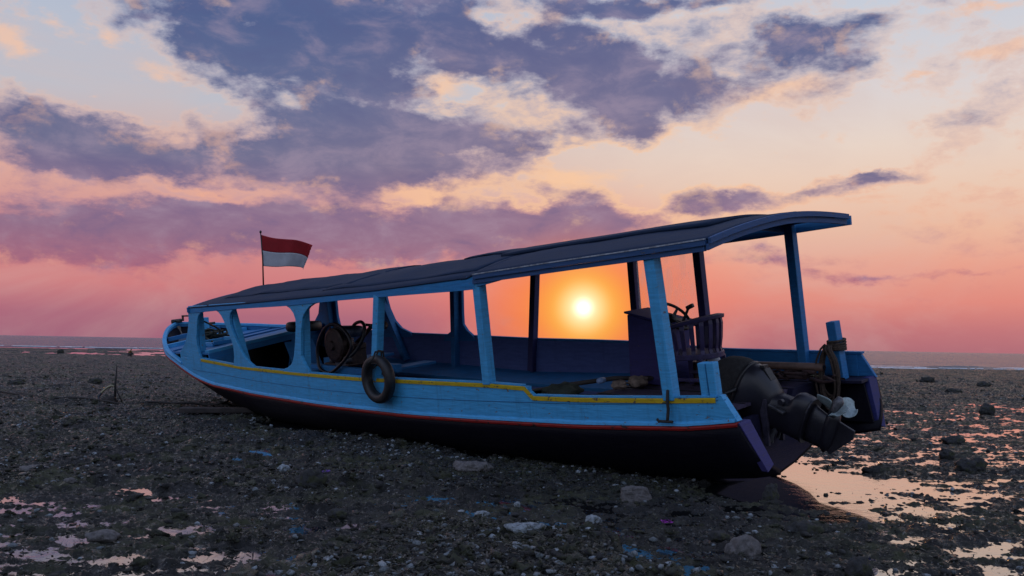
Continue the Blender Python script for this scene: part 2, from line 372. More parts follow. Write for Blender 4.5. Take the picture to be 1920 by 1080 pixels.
def wetmask(x, y):
    """how far a spot lies under the puddle level"""
    w = fbm(x * 0.42 + 5.3, y * 0.62 + 1.7, 41, 3)
    right = sstep(x - (0.235 * y + 0.15), -0.4, 0.9) * sstep(y, 3.2, 4.4) * (1 - sstep(y, 17, 30))
    lowl = sstep(-x, -0.1, 1.3) * (1 - sstep(y, 5.4, 8.2))
    mid = np.exp(-((x + 1.2) / 1.4) ** 2 - ((y - 6.9) / 1.1) ** 2) * 0.5
    bx = (x - BO.x) * BX.x + (y - BO.y) * BX.y; by = (x - BO.x) * BY.x + (y - BO.y) * BY.y
    under = np.exp(-((bx - 1.4) / 1.6) ** 2 - ((by - 1.1) / .75) ** 2)
    a = 0.22 + 1.08 * right + 0.60 * lowl + 0.25 * under
    w = w + 0.32 * (fbm(x * 2.1, y * 3.4, 47, 3) - .5) + 0.12 * (vnoise(x * 9, y * 12, 49) - .5)
    return sstep(w, 0.68 - 0.40 * a, 0.76 - 0.40 * a), right, lowl
WATER = -0.036
def height(x, y, fine=True):
    wm, right, lowl = wetmask(x, y)
    d = np.sqrt(x * x + y * y)
    h = 0.022 * (fbm(x * 0.8, y * 0.8, 1, 3) - 0.5) * 2
    big = fbm(x * 2.3, y * 2.3, 11, 3)
    h = h + 0.050 * sstep(big, 0.55, 0.85)
    if fine:
        c1 = cell(x * 7, y * 7, 21); c2 = cell(x * 17 + 3, y * 17, 31)
        m1 = fbm(x * 1.7, y * 1.7, 61, 3)
        h = h + 0.022 * np.clip(1 - c1 * 1.5, 0, 1) * m1 + 0.016 * np.clip(1 - c2 * 1.4, 0, 1)
        rg = 1 - np.abs(2 * fbm(x * 5, y * 5, 71, 5, 0.66) - 1)
        h = h + 0.060 * (rg - 0.82) + 0.03 * (vnoise(x * 33, y * 33, 81) - .5) * (1 - 0.5 * wm)
    isl = fbm(x * 4.6, y * 7.5, 131, 5, .70)
    hw = WATER - 0.002 + 0.115 * (isl - 0.47) + 0.040 * (fbm(x * 13, y * 15, 141, 4, .65) - .5)
    h = h * (1 - wm) + np.minimum(hw, 0.03) * wm
    far = sstep(d, 20, 60)
    h = h + far * 0.05 * (fbm(x * 0.55, y * 1.0, 91, 4, .6) - 0.45)
    # lumps that the far tidal pools leave standing, then the seabed
    s = shoreline(x)
    past = sstep(y - s, -1.5, 1.5)
    leftside = 1 - sstep(x, -22, -12)
    pool = (fbm(x * 0.30, y * 0.40, 101, 5, .65) - 0.50) * 1.1
    reef = leftside * (np.where(y < s + 42, 1, 0)) * np.clip(pool, -0.2, 0.17)
    rim = leftside * 0.24 * np.exp(-((y - s - 36 - 4 * np.sin(x * .15)) / 3.0) ** 2) * (0.4 + fbm(x * .35, y * .3, 111, 3))
    h = h * (1 - past) + past * (-0.34 + 0.0 * x) + past * (leftside * 0.19 + reef + rim)
    h = h + 0.05 * (1 - leftside) * np.exp(-((y - s + 3) / 2.5) ** 2)
    bx = (x - BO.x) * BX.x + (y - BO.y) * BX.y; by = (x - BO.x) * BY.x + (y - BO.y) * BY.y
    h = h - 0.055 * np.exp(-((bx - 4.5) / 5.2) ** 6 - ((by - .25) / 1.15) ** 4)      # scour hollow where the hull lies
    return h
WATER = -0.036

# ground sheet: a fan of rows that get finer towards the camera
NA, NR = 1000, 900
ang = np.linspace(-R(52), R(52), NA)
rad = 1.8 * (100 / 1.8) ** (np.linspace(0, 1, NR))
AA, RR = np.meshgrid(ang, rad)
gx = (RR * np.sin(AA)).ravel(); gy = (RR * np.cos(AA)).ravel()
gz = height(gx, gy)
def grid_mesh(name, co, nr, na):
    me = bpy.data.meshes.new(name)
    me.vertices.add(len(co)); me.vertices.foreach_set('co', np.ascontiguousarray(co, dtype=np.float32).ravel())
    i = np.arange((nr - 1) * (na - 1)); r = i // (na - 1); c = i % (na - 1); a = r * na + c
    q = np.stack([a, a + 1, a + na + 1, a + na], 1)[:, ::-1].astype(np.int32)
    me.loops.add(q.size); me.loops.foreach_set('vertex_index', q.ravel())
    me.polygons.add(len(q)); me.polygons.foreach_set('loop_start', np.arange(0, q.size, 4, dtype=np.int32))
    me.update(calc_edges=True)
    me.polygons.foreach_set('use_smooth', np.ones(len(q), dtype=bool))
    return me
me = grid_mesh('reef_flat', np.stack([gx, gy, gz], 1), NR, NA)
ground = bpy.data.objects.new('ground', me); COL.objects.link(ground); tag(ground, kind='structure')
# the rest of the reef, out of the picture's reach, and the sea floor
back_ = MB()
pr = [(1.8 * math.sin(a), 1.8 * math.cos(a)) for a in np.linspace(-R(52), R(52), 24)]
pts_ = []
ringo = [(120 * math.sin(a), 120 * math.cos(a)) for a in np.linspace(R(52), R(308), 40)]
vs_ = [(x, y, -0.02) for x, y in pr[::-1]] + [(0, 0, -.02)]
wide = MB()
wide.add([(0, 0, -0.03)] + [(x, y, -0.03) for x, y in pr], [(0, i + 1, i + 2) for i in range(len(pr) - 1)][::1])
wide.add([(0, 0, -0.03)] + [(x, y, -0.03) for x, y in ringo], [(0, i + 1, i + 2) for i in range(len(ringo) - 1)])
m, h, b = mat('reef_ground')
co = h.n('ShaderNodeTexCoord').outputs['Object']
z = h.n('ShaderNodeSeparateXYZ'); h.l(co, z.inputs[0])
n_a = h.noise(co, 1.1, 5, 0.6).outputs['Fac']; n_b = h.noise(co, 9, 7, 0.7).outputs['Fac']; n_c = h.noise(co, 38, 6, 0.7).outputs['Fac']
c = h.mix(h.ss(n_b, 0.35, 0.7), (0.003, 0.003, 0.0032, 1), (0.024, 0.024, 0.024, 1))
c = h.mix(h.m('MULTIPLY', h.ss(n_a, 0.42, 0.62), h.ss(n_b, 0.35, 0.6)), c, (0.040, 0.044, 0.016, 1))
c = h.mix(h.ss(n_c, 0.60, 0.68), c, (0.22, 0.22, 0.21, 1))
c = h.mix(h.ss(h.noise(co, 17, 5, 0.65).outputs['Fac'], 0.60, 0.72), c, (0.012, 0.014, 0.008, 1))
h.l(c, b.inputs['Base Color'])
wet = h.ss(z.outputs[2], 0.035, -0.03)
n_w = h.noise(co, 19, 6, 0.7).outputs['Fac']
h.l(h.m('SUBTRACT', 0.85, h.m('MULTIPLY', h.ss(n_w, 0.53, 0.57), 0.68)), b.inputs['Roughness'])
b.inputs['Specular IOR Level'].default_value = 0.5
bump(h, b, h.m('ADD', n_c, h.m('MULTIPLY', h.noise(co, 110, 4, 0.6).outputs['Fac'], 0.5)), 0.02)
GROUND_MAT = m
me.materials.append(m)
wide_o = wide.build('ground', m); tag(wide_o, kind='structure')

# ------------------------------------------------------------------ water: still pools among the rubble and the sea beyond
m, h, b = mat('pool_water')
co = h.n('ShaderNodeTexCoord').outputs['Object']
b.inputs['Base Color'].default_value = (0.012, 0.014, 0.014, 1)
b.inputs['Roughness'].default_value = 0.04
b.inputs['IOR'].default_value = 1.45
b.inputs['Coat Weight'].default_value = 1.0; b.inputs['Coat Roughness'].default_value = 0.02
bump(h, b, h.noise(co, 7, 4, 0.55).outputs['Fac'], 0.010, 0.6)
pool = MB().add([(-75, 1.5, WATER), (75, 1.5, WATER), (75, 62, WATER), (-75, 62, WATER)], [(0, 1, 2, 3)]).build('pool_water', m)
tag(pool, kind='structure')
pool2 = MB().add([(-140, 62, WATER), (-12, 62, WATER), (-12, 100, WATER), (-140, 100, WATER)], [(0, 1, 2, 3)]).build('tidal_pool_water', m)
tag(pool2, kind='structure')
m, h, b = mat('sea_water')
co = h.n('ShaderNodeTexCoord').outputs['Object']
b.inputs['Base Color'].default_value = (0.07, 0.10, 0.16, 1)
b.inputs['Roughness'].default_value = 0.22
b.inputs['IOR'].default_value = 1.33
wv = h.noise(h.mapping(co, scale=(0.35, 1.0, 1)), 0.55, 6, 0.65, 0.3).outputs['Fac']
wv2 = h.noise(h.mapping(co, scale=(0.25, 1.0, 1)), 0.07, 3, 0.6, 0.3).outputs['Fac']
bump(h, b, h.m('ADD', wv, h.m('MULTIPLY', wv2, 3.0)), 2.6, 1.0)
SEA_MAT = m
xs_ = np.concatenate([-np.geomspace(9000, 150, 12), np.linspace(-140, 140, 220), np.geomspace(150, 9000, 12)])
ys_ = np.concatenate([np.linspace(60, 130, 160), np.geomspace(131, 9000, 60)])
X_, Y_ = np.meshgrid(xs_, ys_)
amp = 0.05 * (1 - sstep(Y_, 80, 128))
edge_l = np.where(X_ < -12, 100.0, 62.0)
Z_ = WATER + 0.004 + amp * (np.sin(Y_ * 0.9 + 2.2 * fbm(X_ * .06, Y_ * .1, 5, 2)) * fbm(X_ * .1, Y_ * .1, 7, 2) * 1.6)
# small breakers over the reef edge on the right
for (bx, by, L_, hh) in ((34.5, 69.5, 2.6, .20), (24.5, 67.0, 4.5, .09), (30, 72, 3.2, .07), (40, 75, 6, .10), (-20.5, 101, 2.5, .12)):
    Z_ += hh * np.exp(-((X_ - bx) / L_) ** 2 - ((Y_ - by) / 0.9) ** 2)
Z_ = np.where((X_ < -12) & (Y_ < 99), -0.55, Z_)
co_ = np.stack([X_.ravel(), Y_.ravel(), Z_.ravel()], 1)
me = grid_mesh('sea', co_, len(ys_), len(xs_)); me.materials.append(m)
sea = bpy.data.objects.new('sea', me); COL.objects.link(sea); tag(sea, kind='structure')
# foam along the breakers
fm = plain('foam', (0.75, 0.78, 0.82), 0.6, 0.1)
fo = MB()
rng = random.Random(5)
for (bx, by, L_) in ((34.5, 68.6, 3.4), (24.5, 66.3, 5), (30, 71.4, 3), (20, 64.8, 3.5), (40, 74, 4), (28.5, 65.4, 2.5), (-30, 101.2, 5), (-46, 101.8, 7), (-39, 104.5, 5), (-55, 103, 6)):
    for k in range(46):
        x0 = bx + rng.gauss(0, .5) * L_; y0 = by + rng.gauss(0, .25)
        w_ = rng.uniform(.12, .7); d_ = rng.uniform(.05, .2)
        ring = [(x0 + w_ * math.cos(t) * rng.uniform(.7, 1.1), y0 + d_ * math.sin(t), 0.0) for t in np.linspace(0, 6.28, 9)[:-1]]
        fo.loft([[(p[0], p[1], WATER + .02) for p in ring], [(x0 + (p[0] - x0) * .6, y0 + (p[1] - y0) * .6, WATER + .075) for p in ring]])
fo_o = fo.build('foam', fm, smooth=True); tag(fo_o, 'thin white foam of small waves breaking on the reef edge', 'foam', kind='stuff')

# ------------------------------------------------------------------ coral rubble
def ico(sub):
    bm = bmesh.new(); bmesh.ops.create_icosphere(bm, subdivisions=sub, radius=1)
    v = np.array([x.co[:] for x in bm.verts]); f = np.array([[q.index for q in p.verts] for p in bm.faces]); bm.free()
    return v, f
def rubble(name, n, ymin, ymax, smin, smax, sub, seed, material, power=1.6, halfang=33, lift=0.15, cond=None, ragged=0.0):
    rs = np.random.RandomState(seed)
    bv, bf = ico(sub)
    var = []
    for k in range(14):
        d = bv * (1 + 0.75 * (rs.rand(len(bv), 1) - 0.5))
        sc_ = np.array([1, rs.uniform(.5, 1), rs.uniform(.28, .7)])
        if ragged: d = d * (1 + ragged * np.sin(bv @ rs.normal(0, 5, (3, 3))).sum(1, keepdims=True))
        var.append(d * sc_)
    u = rs.rand(n); yy = ymin * (ymax / ymin) ** u
    xx = yy * np.tan(np.radians(rs.uniform(-halfang, halfang, n)))
    s = smin + (smax - smin) * rs.rand(n) ** power * 1.0
    if cond is not None:
        k = cond(xx, yy, rs); xx, yy, s = xx[k], yy[k], s[k]; n = len(xx)
    hz = height(xx, yy, True)
    vid = rs.randint(0, 14, n); rz = rs.rand(n) * 6.283; tx = rs.normal(0, .35, n)
    V = np.stack([var[i] for i in vid])                      # n, nv, 3
    V = V * s[:, None, None]
    cz, sz_ = np.cos(rz)[:, None], np.sin(rz)[:, None]; ct, st = np.cos(tx)[:, None], np.sin(tx)[:, None]
    x, y, z_ = V[..., 0], V[..., 1], V[..., 2]
    y, z_ = y * ct - z_ * st, y * st + z_ * ct
    x, y = x * cz - y * sz_, x * sz_ + y * cz
    P = np.stack([x + xx[:, None], y + yy[:, None], z_ + (hz + s * lift)[:, None]], -1).reshape(-1, 3)
    F = (bf[None] + (np.arange(n) * len(bv))[:, None, None]).reshape(-1, 3).astype(np.int32)
    me = bpy.data.meshes.new(name)
    me.vertices.add(len(P)); me.vertices.foreach_set('co', P.astype(np.float32).ravel())
    me.loops.add(F.size); me.loops.foreach_set('vertex_index', F.ravel())
    me.polygons.add(len(F)); me.polygons.foreach_set('loop_start', np.arange(0, F.size, 3, dtype=np.int32))
    me.update(calc_edges=True)
    me.materials.append(material)
    o = bpy.data.objects.new(name, me); COL.objects.link(o)
    return o
def stone_mat(name, lo, hi, weed=(0.03, 0.034, 0.014), wamt=0.5):
    m, h, b = mat(name)
    gm = h.n('ShaderNodeNewGeometry')
    co = h.n('ShaderNodeTexCoord').outputs['Object']
    rnd = gm.outputs['Random Per Island']
    c = h.mix(rnd, (*lo, 1), (*hi, 1))
    nz = h.noise(co, 30, 6, 0.7).outputs['Fac']
    c = h.mix(h.ss(nz, 0.35, 0.75), c, tuple(x * .45 for x in lo) + (1,))
    c = h.mix(h.ss(h.noise(co, 12, 5, .65).outputs['Fac'], wamt, wamt + .1), c, (*weed, 1))
    h.l(c, b.inputs['Base Color'])
    h.l(h.m('SUBTRACT', 0.85, h.m('MULTIPLY', h.ss(h.m('FRACT', h.m('MULTIPLY', rnd, 7.13)), 0.72, 0.75), 0.75)), b.inputs['Roughness'])
    b.inputs['Specular IOR Level'].default_value = 0.6
    bump(h, b, h.noise(co, 90, 6, 0.7).outputs['Fac'], 0.015)
    return m
DARKST = stone_mat('dark_coral', (0.004, 0.004, 0.0045), (0.040, 0.042, 0.045))
PALEST = stone_mat('pale_coral', (0.08, 0.10, 0.11), (0.42, 0.48, 0.53), wamt=0.57)
WEEDST = stone_mat('weedy_coral', (0.007, 0.008, 0.005), (0.03, 0.032, 0.02), wamt=0.42)
drier = lambda x, y, rs: (rs.rand(len(x)) > 0.86 * wetmask(x, y)[0])
palec = lambda x, y, rs: (rs.rand(len(x)) > 0.85 * wetmask(x, y)[0]) & (rs.rand(len(x)) < 0.25 + 0.75 * sstep(fbm(x * .7, y * .7, 55, 3), .42, .62) * (1 - 0.55 * sstep(x - .235 * y, -.5, 1.5)))
o = rubble('coral_rubble', 42000, 3.6, 40, 0.006, 0.042, 1, 3, DARKST, 2.8, cond=drier, ragged=0.12)
tag(o, 'small dark stones and broken coral strewn all over the reef flat', 'rubble', kind='stuff')
o = rubble('pale_coral_rubble', 48000, 3.6, 26, 0.003, 0.030, 1, 4, PALEST, 4.0, cond=palec, ragged=0.10)
tag(o, 'small pale blue grey coral pieces scattered over the dark reef flat', 'rubble', kind='stuff')
o = rubble('weedy_clumps', 5000, 4.0, 60, 0.015, 0.085, 3, 6, WEEDST, 4.0, lift=-0.1, cond=drier, ragged=0.16)
tag(o, 'clumps of dark seaweed covered coral lying over the reef flat', 'seaweed', kind='stuff')
# matted seaweed: thousands of small fronds lying on the stones
def fronds(n, seed):
    rs = np.random.RandomState(seed)
    yy = 4.0 * (24 / 4.0) ** rs.rand(n); xx = yy * np.tan(np.radians(rs.uniform(-33, 33, n)))
    keep = fbm(xx * 0.9, yy * 0.9, 77, 3) + 0.1 * rs.rand(n) > 0.50
    keep &= rs.rand(n) > 0.8 * wetmask(xx, yy)[0]
    xx, yy = xx[keep], yy[keep]; n = len(xx)
    hz = height(xx, yy) + 0.006
    a = rs.rand(n) * 6.283; L = rs.uniform(.008, .034, n); w = L * rs.uniform(.08, .2, n)
    dx, dy = np.cos(a), np.sin(a); up = rs.uniform(0.0, .018, n)
    P = np.stack([np.stack([xx - dy * w, yy + dx * w, hz], 1), np.stack([xx + dy * w, yy - dx * w, hz], 1),
                  np.stack([xx + dx * L + dy * w, yy + dy * L - dx * w, hz + up], 1), np.stack([xx + dx * L - dy * w, yy + dy * L + dx * w, hz + up * .6], 1)], 1).reshape(-1, 3)
    F = np.arange(n * 4).reshape(-1, 4).astype(np.int32)
    me = bpy.data.meshes.new('seaweed_mat'); me.vertices.add(len(P)); me.vertices.foreach_set('co', P.astype(np.float32).ravel())
    me.loops.add(F.size); me.loops.foreach_set('vertex_index', F.ravel())
    me.polygons.add(n); me.polygons.foreach_set('loop_start', np.arange(0, F.size, 4, dtype=np.int32)); me.update(calc_edges=True)
    m, h, b = mat('seaweed'); rnd = h.n('ShaderNodeNewGeometry').outputs['Random Per Island']
    h.l(h.mix(rnd, (0.008, 0.008, 0.005, 1), (0.045, 0.045, 0.024, 1)), b.inputs['Base Color']); b.inputs['Roughness'].default_value = .35
    me.materials.append(m)
    o = bpy.data.objects.new('seaweed_mat', me); COL.objects.link(o); return o
tag(fronds(150000, 9), 'brown and olive seaweed fronds matted over the stones', 'seaweed', kind='stuff')

# ------------------------------------------------------------------ boat
def ip(t):
    xs, ys = zip(*t)
    return lambda x: float(np.interp(x, xs, ys))
B = ip([(-1, 1.2), (0, 1.25), (2, 1.33), (4, 1.38), (6, 1.36), (8, 1.27), (9, 1.22), (10.4, 1.16), (11.2, 1.12), (12, 1.02), (12.4, .94), (12.7, .85), (13.0, .73), (13.3, .58), (13.55, .44), (13.7, .33), (13.88, .19), (14.0, .06), (14.04, 0.0)])
ZSn = ip([(0, .766), (.45, .70), (1.66, .63), (3.2, .58), (4.5, .55), (6.5, .54), (8.5, .56), (10.07, .62), (10.7, .70), (11.3, .83), (11.8, .93), (12.36, 1.02), (12.64, 1.10), (13.3, 1.28), (13.7, 1.38), (14.04, 1.44)])
ZSf = ip([(0, .766), (.45, .70), (1.66, .63), (3.2, .60), (6.5, .64), (8.5, .74), (10.07, .88), (11.3, 1.12), (12.36, 1.26), (13.3, 1.36), (13.7, 1.40), (14.04, 1.44)])
ZRn = ip([(0, .985), (.7, .945), (1.63, .905), (2.40, .885), (2.401, .98), (3, .99), (4, .98), (5.4, .96), (7.2, .96), (9, .975), (10.5, 1.045), (11.35, 1.05), (11.351, .93), (11.75, 1.01), (12.36, 1.11), (12.64, 1.19), (13.3, 1.36), (13.7, 1.46), (14.04, 1.52)])
ZRf = ip([(0, 1.0), (1.8, 1.0), (3.3, 1.07), (5, 1.09), (7.8, 1.17), (10, 1.27), (12, 1.34), (13.1, 1.41), (13.7, 1.47), (14.04, 1.52)])
ZK = ip([(0, .10), (.5, -.03), (1.2, -.07), (8.5, -.07), (9.5, -.05), (10.6, -.01), (11.4, .04), (12.2, .16), (12.8, .36), (13.3, .68), (13.7, 1.05), (14.0, 1.42), (14.04, 1.44)])
def sm(x, a, b):
    t = min(1, max(0, (x - a) / (b - a))); return t * t * (3 - 2 * t)
MID = [(1, 0), (.99, .12), (.965, .27), (.92, .42), (.85, .56), (.74, .70), (.58, .82), (.36, .915), (.15, .97), (0.03, 1)]
BOW = [(1, 0), (.90, .09), (.78, .20), (.66, .31), (.54, .43), (.43, .55), (.32, .67), (.21, .79), (.10, .90), (0.03, 1)]
def section(x, side):
    t = sm(x, 8.2, 12.6); zs = (ZSn if side > 0 else ZSf)(x); zk = ZK(x); b_ = max(B(x), .02)
    out = []
    for (a, c), (d, e) in zip(MID, BOW):
        fy = a * (1 - t) + d * t; fz = c * (1 - t) + e * t
        out.append((side * b_ * fy, zs + (zk - zs) * fz))
    return out
boat = empty('wooden_boat', BM)
tag(boat, 'long blue wooden passenger boat with canopy roof stranded on the reef', 'boat')

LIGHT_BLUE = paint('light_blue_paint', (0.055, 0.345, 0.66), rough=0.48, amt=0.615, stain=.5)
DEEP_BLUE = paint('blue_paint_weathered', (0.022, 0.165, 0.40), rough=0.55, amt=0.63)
INNER_SHADED = paint('inner_blue_shaded_paint', (0.085, 0.125, 0.33), rough=0.6, amt=0.66, grain=(1.2, 1.2, 8))  # the light blue paint again, with shade under the roof put into its colour
HULL = paint('dark_navy_hull_paint', (0.0030, 0.0025, 0.008), chip=(0.010, 0.008, 0.009), rough=0.55, amt=0.66)
PURPLE = paint('violet_blue_paint', (0.042, 0.037, 0.155), chip=(0.10, 0.08, 0.09), rough=0.6, amt=0.63)
HULL.node_tree.nodes['Principled BSDF'].inputs['Specular IOR Level'].default_value = .16
RED = paint('red_paint', (0.26, 0.010, 0.010), chip=(0.02, 0.01, 0.01), rough=0.5, amt=0.58)
TRANSOM = paint('dark_violet_paint', (0.009, 0.008, 0.032), chip=(0.015, 0.015, 0.015), rough=0.6, amt=0.63)
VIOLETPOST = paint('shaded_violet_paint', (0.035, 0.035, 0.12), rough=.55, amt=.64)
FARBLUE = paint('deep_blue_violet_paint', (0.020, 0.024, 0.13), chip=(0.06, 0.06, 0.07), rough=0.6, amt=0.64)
FASCIA_BACKLIT = paint('backlit_blue_paint', (0.028, 0.085, 0.22), rough=0.6, amt=0.62)  # darker copy of the blue: backlit shade of the aft fascias is in the colour
MIDBLUE = paint('mid_blue_paint', (0.016, 0.20, 0.48), rough=0.5, amt=0.64)
YELLOW = paint('yellow_paint', (0.52, 0.36, 0.012), chip=(0.10, 0.08, 0.05), rough=0.45, grain=(1.5, 1.5, 9), amt=0.58)
CANVAS = paint('blue_grey_roof_sheet', (0.006, 0.022, 0.060), chip=(0.03, 0.04, 0.06), rough=0.8, grain=(.7, 3, 3), amt=0.62)
DARKWOOD = plain('dark_worn_wood', (0.035, 0.028, 0.026), .8, .4, 6)
FLOOR = paint('worn_purple_floor', (0.06, 0.045, 0.085), chip=(0.03, 0.02, 0.02), rough=0.7, grain=(1, 9, 1), amt=.56)
BLACK = plain('black_gear', (0.008, 0.008, 0.010), .45, .3, 12)
RUBBER = plain('tyre_rubber', (0.010, 0.010, 0.012), .5, .4, 16, bmp=.003)
ROPE = plain('old_brown_rope', (0.06, 0.04, 0.03), .85, .4, 60, bmp=.006)

# hull skin: from the red stripe down to the keel, both sides; quarters run on behind the transom
def hull_side(side):
    mb = MB(); st = [0, .25, .5, .8, 1.2] + list(np.arange(1.6, 11.3, .4)) + list(np.arange(11.4, 14.05, .15)) + [14.04]
    rows = []
    for x in st:
        s = section(x, side)
        rake = lambda k: x - (.14 * (s[0][1] - s[k][1]) / .4 if x < .5 else 0)
        rows.append([(rake(k) if x < .5 else x, s[k][0], s[k][1]) for k in range(len(s))])
    n = len(rows[0]); vs = [p for r in rows for p in r]; fs = []
    for i in range(len(rows) - 1):
        for k in range(n - 1):
            if st[i] < .5 and k >= 5: continue
            fs.append((i * n + k, i * n + k + 1, (i + 1) * n + k + 1, (i + 1) * n + k))
    mb.add(vs, fs); return mb
hl = MB(); 
for s_ in (1, -1):
    q = hull_side(s_); hl.add(q.v, q.f)
hull = hl.build('hull', HULL, boat, smooth=True, solid=.045)
# keel plank
kp = MB(); xs_k = [.55, 2, 5, 8, 10, 10.8, 11.5, 12.2, 12.8, 13.3, 13.7, 14.0]
rings = [[(x, -.035, ZK(x) - .05), (x, .035, ZK(x) - .05), (x, .035, ZK(x) + .05), (x, -.035, ZK(x) + .05)] for x in xs_k]
kp.loft(rings).build('keel', plain('grey_keel_wood', (0.16, 0.14, 0.12), .8, .4, 5), boat, bevel=.008)

# sweep a small profile (dy, dz) along the side
def sweep(side, x0, x1, zf, prof, step=.25, dy=0.0, extra=(), dx0=0):
    xs = sorted(set([x0, x1] + [x for x in np.arange(x0, x1, step)] + [e for e in extra if x0 < e < x1]))
    rings = [[(x, side * (B(x) + dy + p[0]), zf(x) + p[1]) for p in prof] for x in xs]
    return MB().loft(rings)
bowx = [12.2, 12.4, 12.6, 12.75, 12.9, 13.0, 13.1, 13.2, 13.3, 13.4, 13.5, 13.6, 13.7, 13.8, 13.88, 13.94, 14.0, 14.03]
stripe = [(-.02, -.030), (.028, -.022), (.034, 0.0), (.026, .014), (-.02, .018)]
for s_, zf in ((1, ZSn), (-1, ZSf)):
    sweep(s_, 0.0, 14.03, zf, stripe, extra=bowx).build('rub_rail', RED, boat, bevel=.004)
ledge = [(-.02, .018), (.030, .020), (.024, .040), (-.02, .075)]
sweep(1, 0.02, 14.02, ZSn, ledge, extra=bowx).build('ledge_moulding', LIGHT_BLUE, boat)

# side boards above the stripe
def side_board(side, x0, x1, za, zb, t=.04, step=.3, extra=(), end0=None):
    xs = sorted(set([x0, x1] + list(np.arange(x0, x1, step)) + [e for e in extra if x0 < e < x1]))
    rings = []
    for x in xs:
        y0, y1 = B(x) + .004, B(x) + .004 - t
        xa = x - (.15 if (end0 and x == x0) else 0)
        rings.append([(xa, side * y0, za(x)), (x, side * y0, zb(x)), (x, side * y1, zb(x)), (xa, side * y1, za(x))])
    return MB().loft(rings)
low = lambda f: (lambda x: f(x) + .01)
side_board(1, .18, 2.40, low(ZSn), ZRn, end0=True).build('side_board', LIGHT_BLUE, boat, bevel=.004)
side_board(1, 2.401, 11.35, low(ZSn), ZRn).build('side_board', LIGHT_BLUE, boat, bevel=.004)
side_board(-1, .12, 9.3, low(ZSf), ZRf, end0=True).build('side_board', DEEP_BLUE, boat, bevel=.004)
# slanted step where the rail drops towards the stern
MB().slab([(2.40, .80), (2.40, .985), (2.47, .985), (2.32, .89), (2.32, .80)], lambda x, z: (x, B(x) + .0035, z), lambda x, z: (x, B(x) - .045, z)).build('rail_step', LIGHT_BLUE, boat)
# bulwarks round the bow
bw = lambda f: f
for s_, zs_f, zr in ((1, ZSn, ZRn), (-1, ZSf, ZRf)):
    side_board(s_, 11.351 if s_ > 0 else 9.3, 14.03, low(zs_f) if s_ > 0 else (lambda x: ZSf(x)), zr, t=.035, extra=bowx).build('bulwark', DEEP_BLUE, boat, bevel=.003)
rim = [(-.055, -.012), (.028, -.012), (.034, .012), (.020, .030), (-.05, .028)]
sweep(1, 11.38, 14.04, ZRn, rim, extra=bowx).build('gunwale_rim', LIGHT_BLUE, boat)
sweep(-1, 9.3, 14.04, ZRf, rim, extra=bowx).build('gunwale_rim', LIGHT_BLUE, boat)
farcap = [(-.05, -.004), (.012, -.004), (.014, .016), (-.05, .018)]
sweep(-1, .10, 9.3, ZRf, farcap).build('rail_cap', DEEP_BLUE, boat)

# yellow rail strip
yp = [(.003, -.042), (.013, -.040), (.014, -.004), (.003, .004)]
m_ = sweep(1, .20, 2.34, ZRn, yp)
q = sweep(1, 2.47, 10.46, ZRn, yp); m_.add(q.v, q.f)
m_.slab([(2.33, .845), (2.33, .888), (2.445, .983), (2.48, .983), (2.48, .942), (2.46, .942), (2.365, .862)], lambda x, z: (x, B(x) + .015, z), lambda x, z: (x, B(x) + .005, z))
m_.build('rail_strip', YELLOW, boat)
cap = [(-.05, .0), (.008, .001), (.008, .016), (-.05, .016)]
m_ = sweep(1, .19, 2.32, lambda x: ZRn(x) + .004, cap); q = sweep(1, 2.48, 10.46, lambda x: ZRn(x) + .004, cap); m_.add(q.v, q.f)
m_.build('rail_cap', LIGHT_BLUE, boat)

# ---- window posts cut from board
def board(poly, side, off, t, name, material, shift=0.0, dz=0.0):
    fa = lambda x, z: (x + shift, side * (B(x + shift) + off), z + dz)
    fb = lambda x, z: (x + shift, side * (B(x + shift) + off - t), z + dz)
    return MB().slab(poly, fa, fb).build(name, material, boat, bevel=.005)
P1 = [(11.37, .85), (11.42, 1.0), (11.43, 1.13), (11.3, 1.19), (11.06, 1.33), (10.93, 1.5), (10.83, 1.7), (10.79, 1.94), (10.0, 1.94), (10.0, 1.865), (10.15, 1.845), (10.28, 1.815), (10.38, 1.775), (10.44, 1.70), (10.5, 1.55), (10.56, 1.40), (10.57, 1.27), (10.53, 1.16), (10.47, 1.05), (10.47, .85)]
P2 = [(9.17, .95), (9.15, 1.04), (9.11, 1.12), (9.11, 1.29), (9.16, 1.40), (9.24, 1.5), (9.31, 1.60), (9.38, 1.70), (9.45, 1.77), (9.55, 1.83), (9.67, 1.86), (9.9, 1.87), (9.9, 1.95), (8.5, 1.97), (8.5, 1.89), (8.83, 1.875), (9.0, 1.85), (9.10, 1.80), (9.14, 1.72), (9.14, 1.62), (9.09, 1.52), (9.03, 1.45), (8.95, 1.34), (8.88, 1.26), (8.80, 1.18), (8.70, 1.11), (8.58, 1.05), (8.44, 1.0), (8.44, .95)]
P3 = [(7.46, .94), (7.46, .99), (7.32, 1.02), (7.22, 1.06), (7.15, 1.11), (7.09, 1.2), (7.03, 1.35), (6.95, 1.6), (6.94, 1.71), (6.98, 1.79), (7.06, 1.855), (7.2, 1.905), (7.4, 1.915), (7.4, 1.99), (6.0, 2.0), (6.0, 1.94), (6.2, 1.93), (6.39, 1.91), (6.52, 1.87), (6.64, 1.80), (6.73, 1.72), (6.82, 1.5), (6.88, 1.2), (6.84, 1.13), (6.76, 1.04), (6.70, .99), (6.68, .94)]
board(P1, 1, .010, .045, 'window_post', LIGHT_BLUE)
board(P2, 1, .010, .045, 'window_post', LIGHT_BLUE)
board(P3, 1, .010, .045, 'window_post', LIGHT_BLUE)
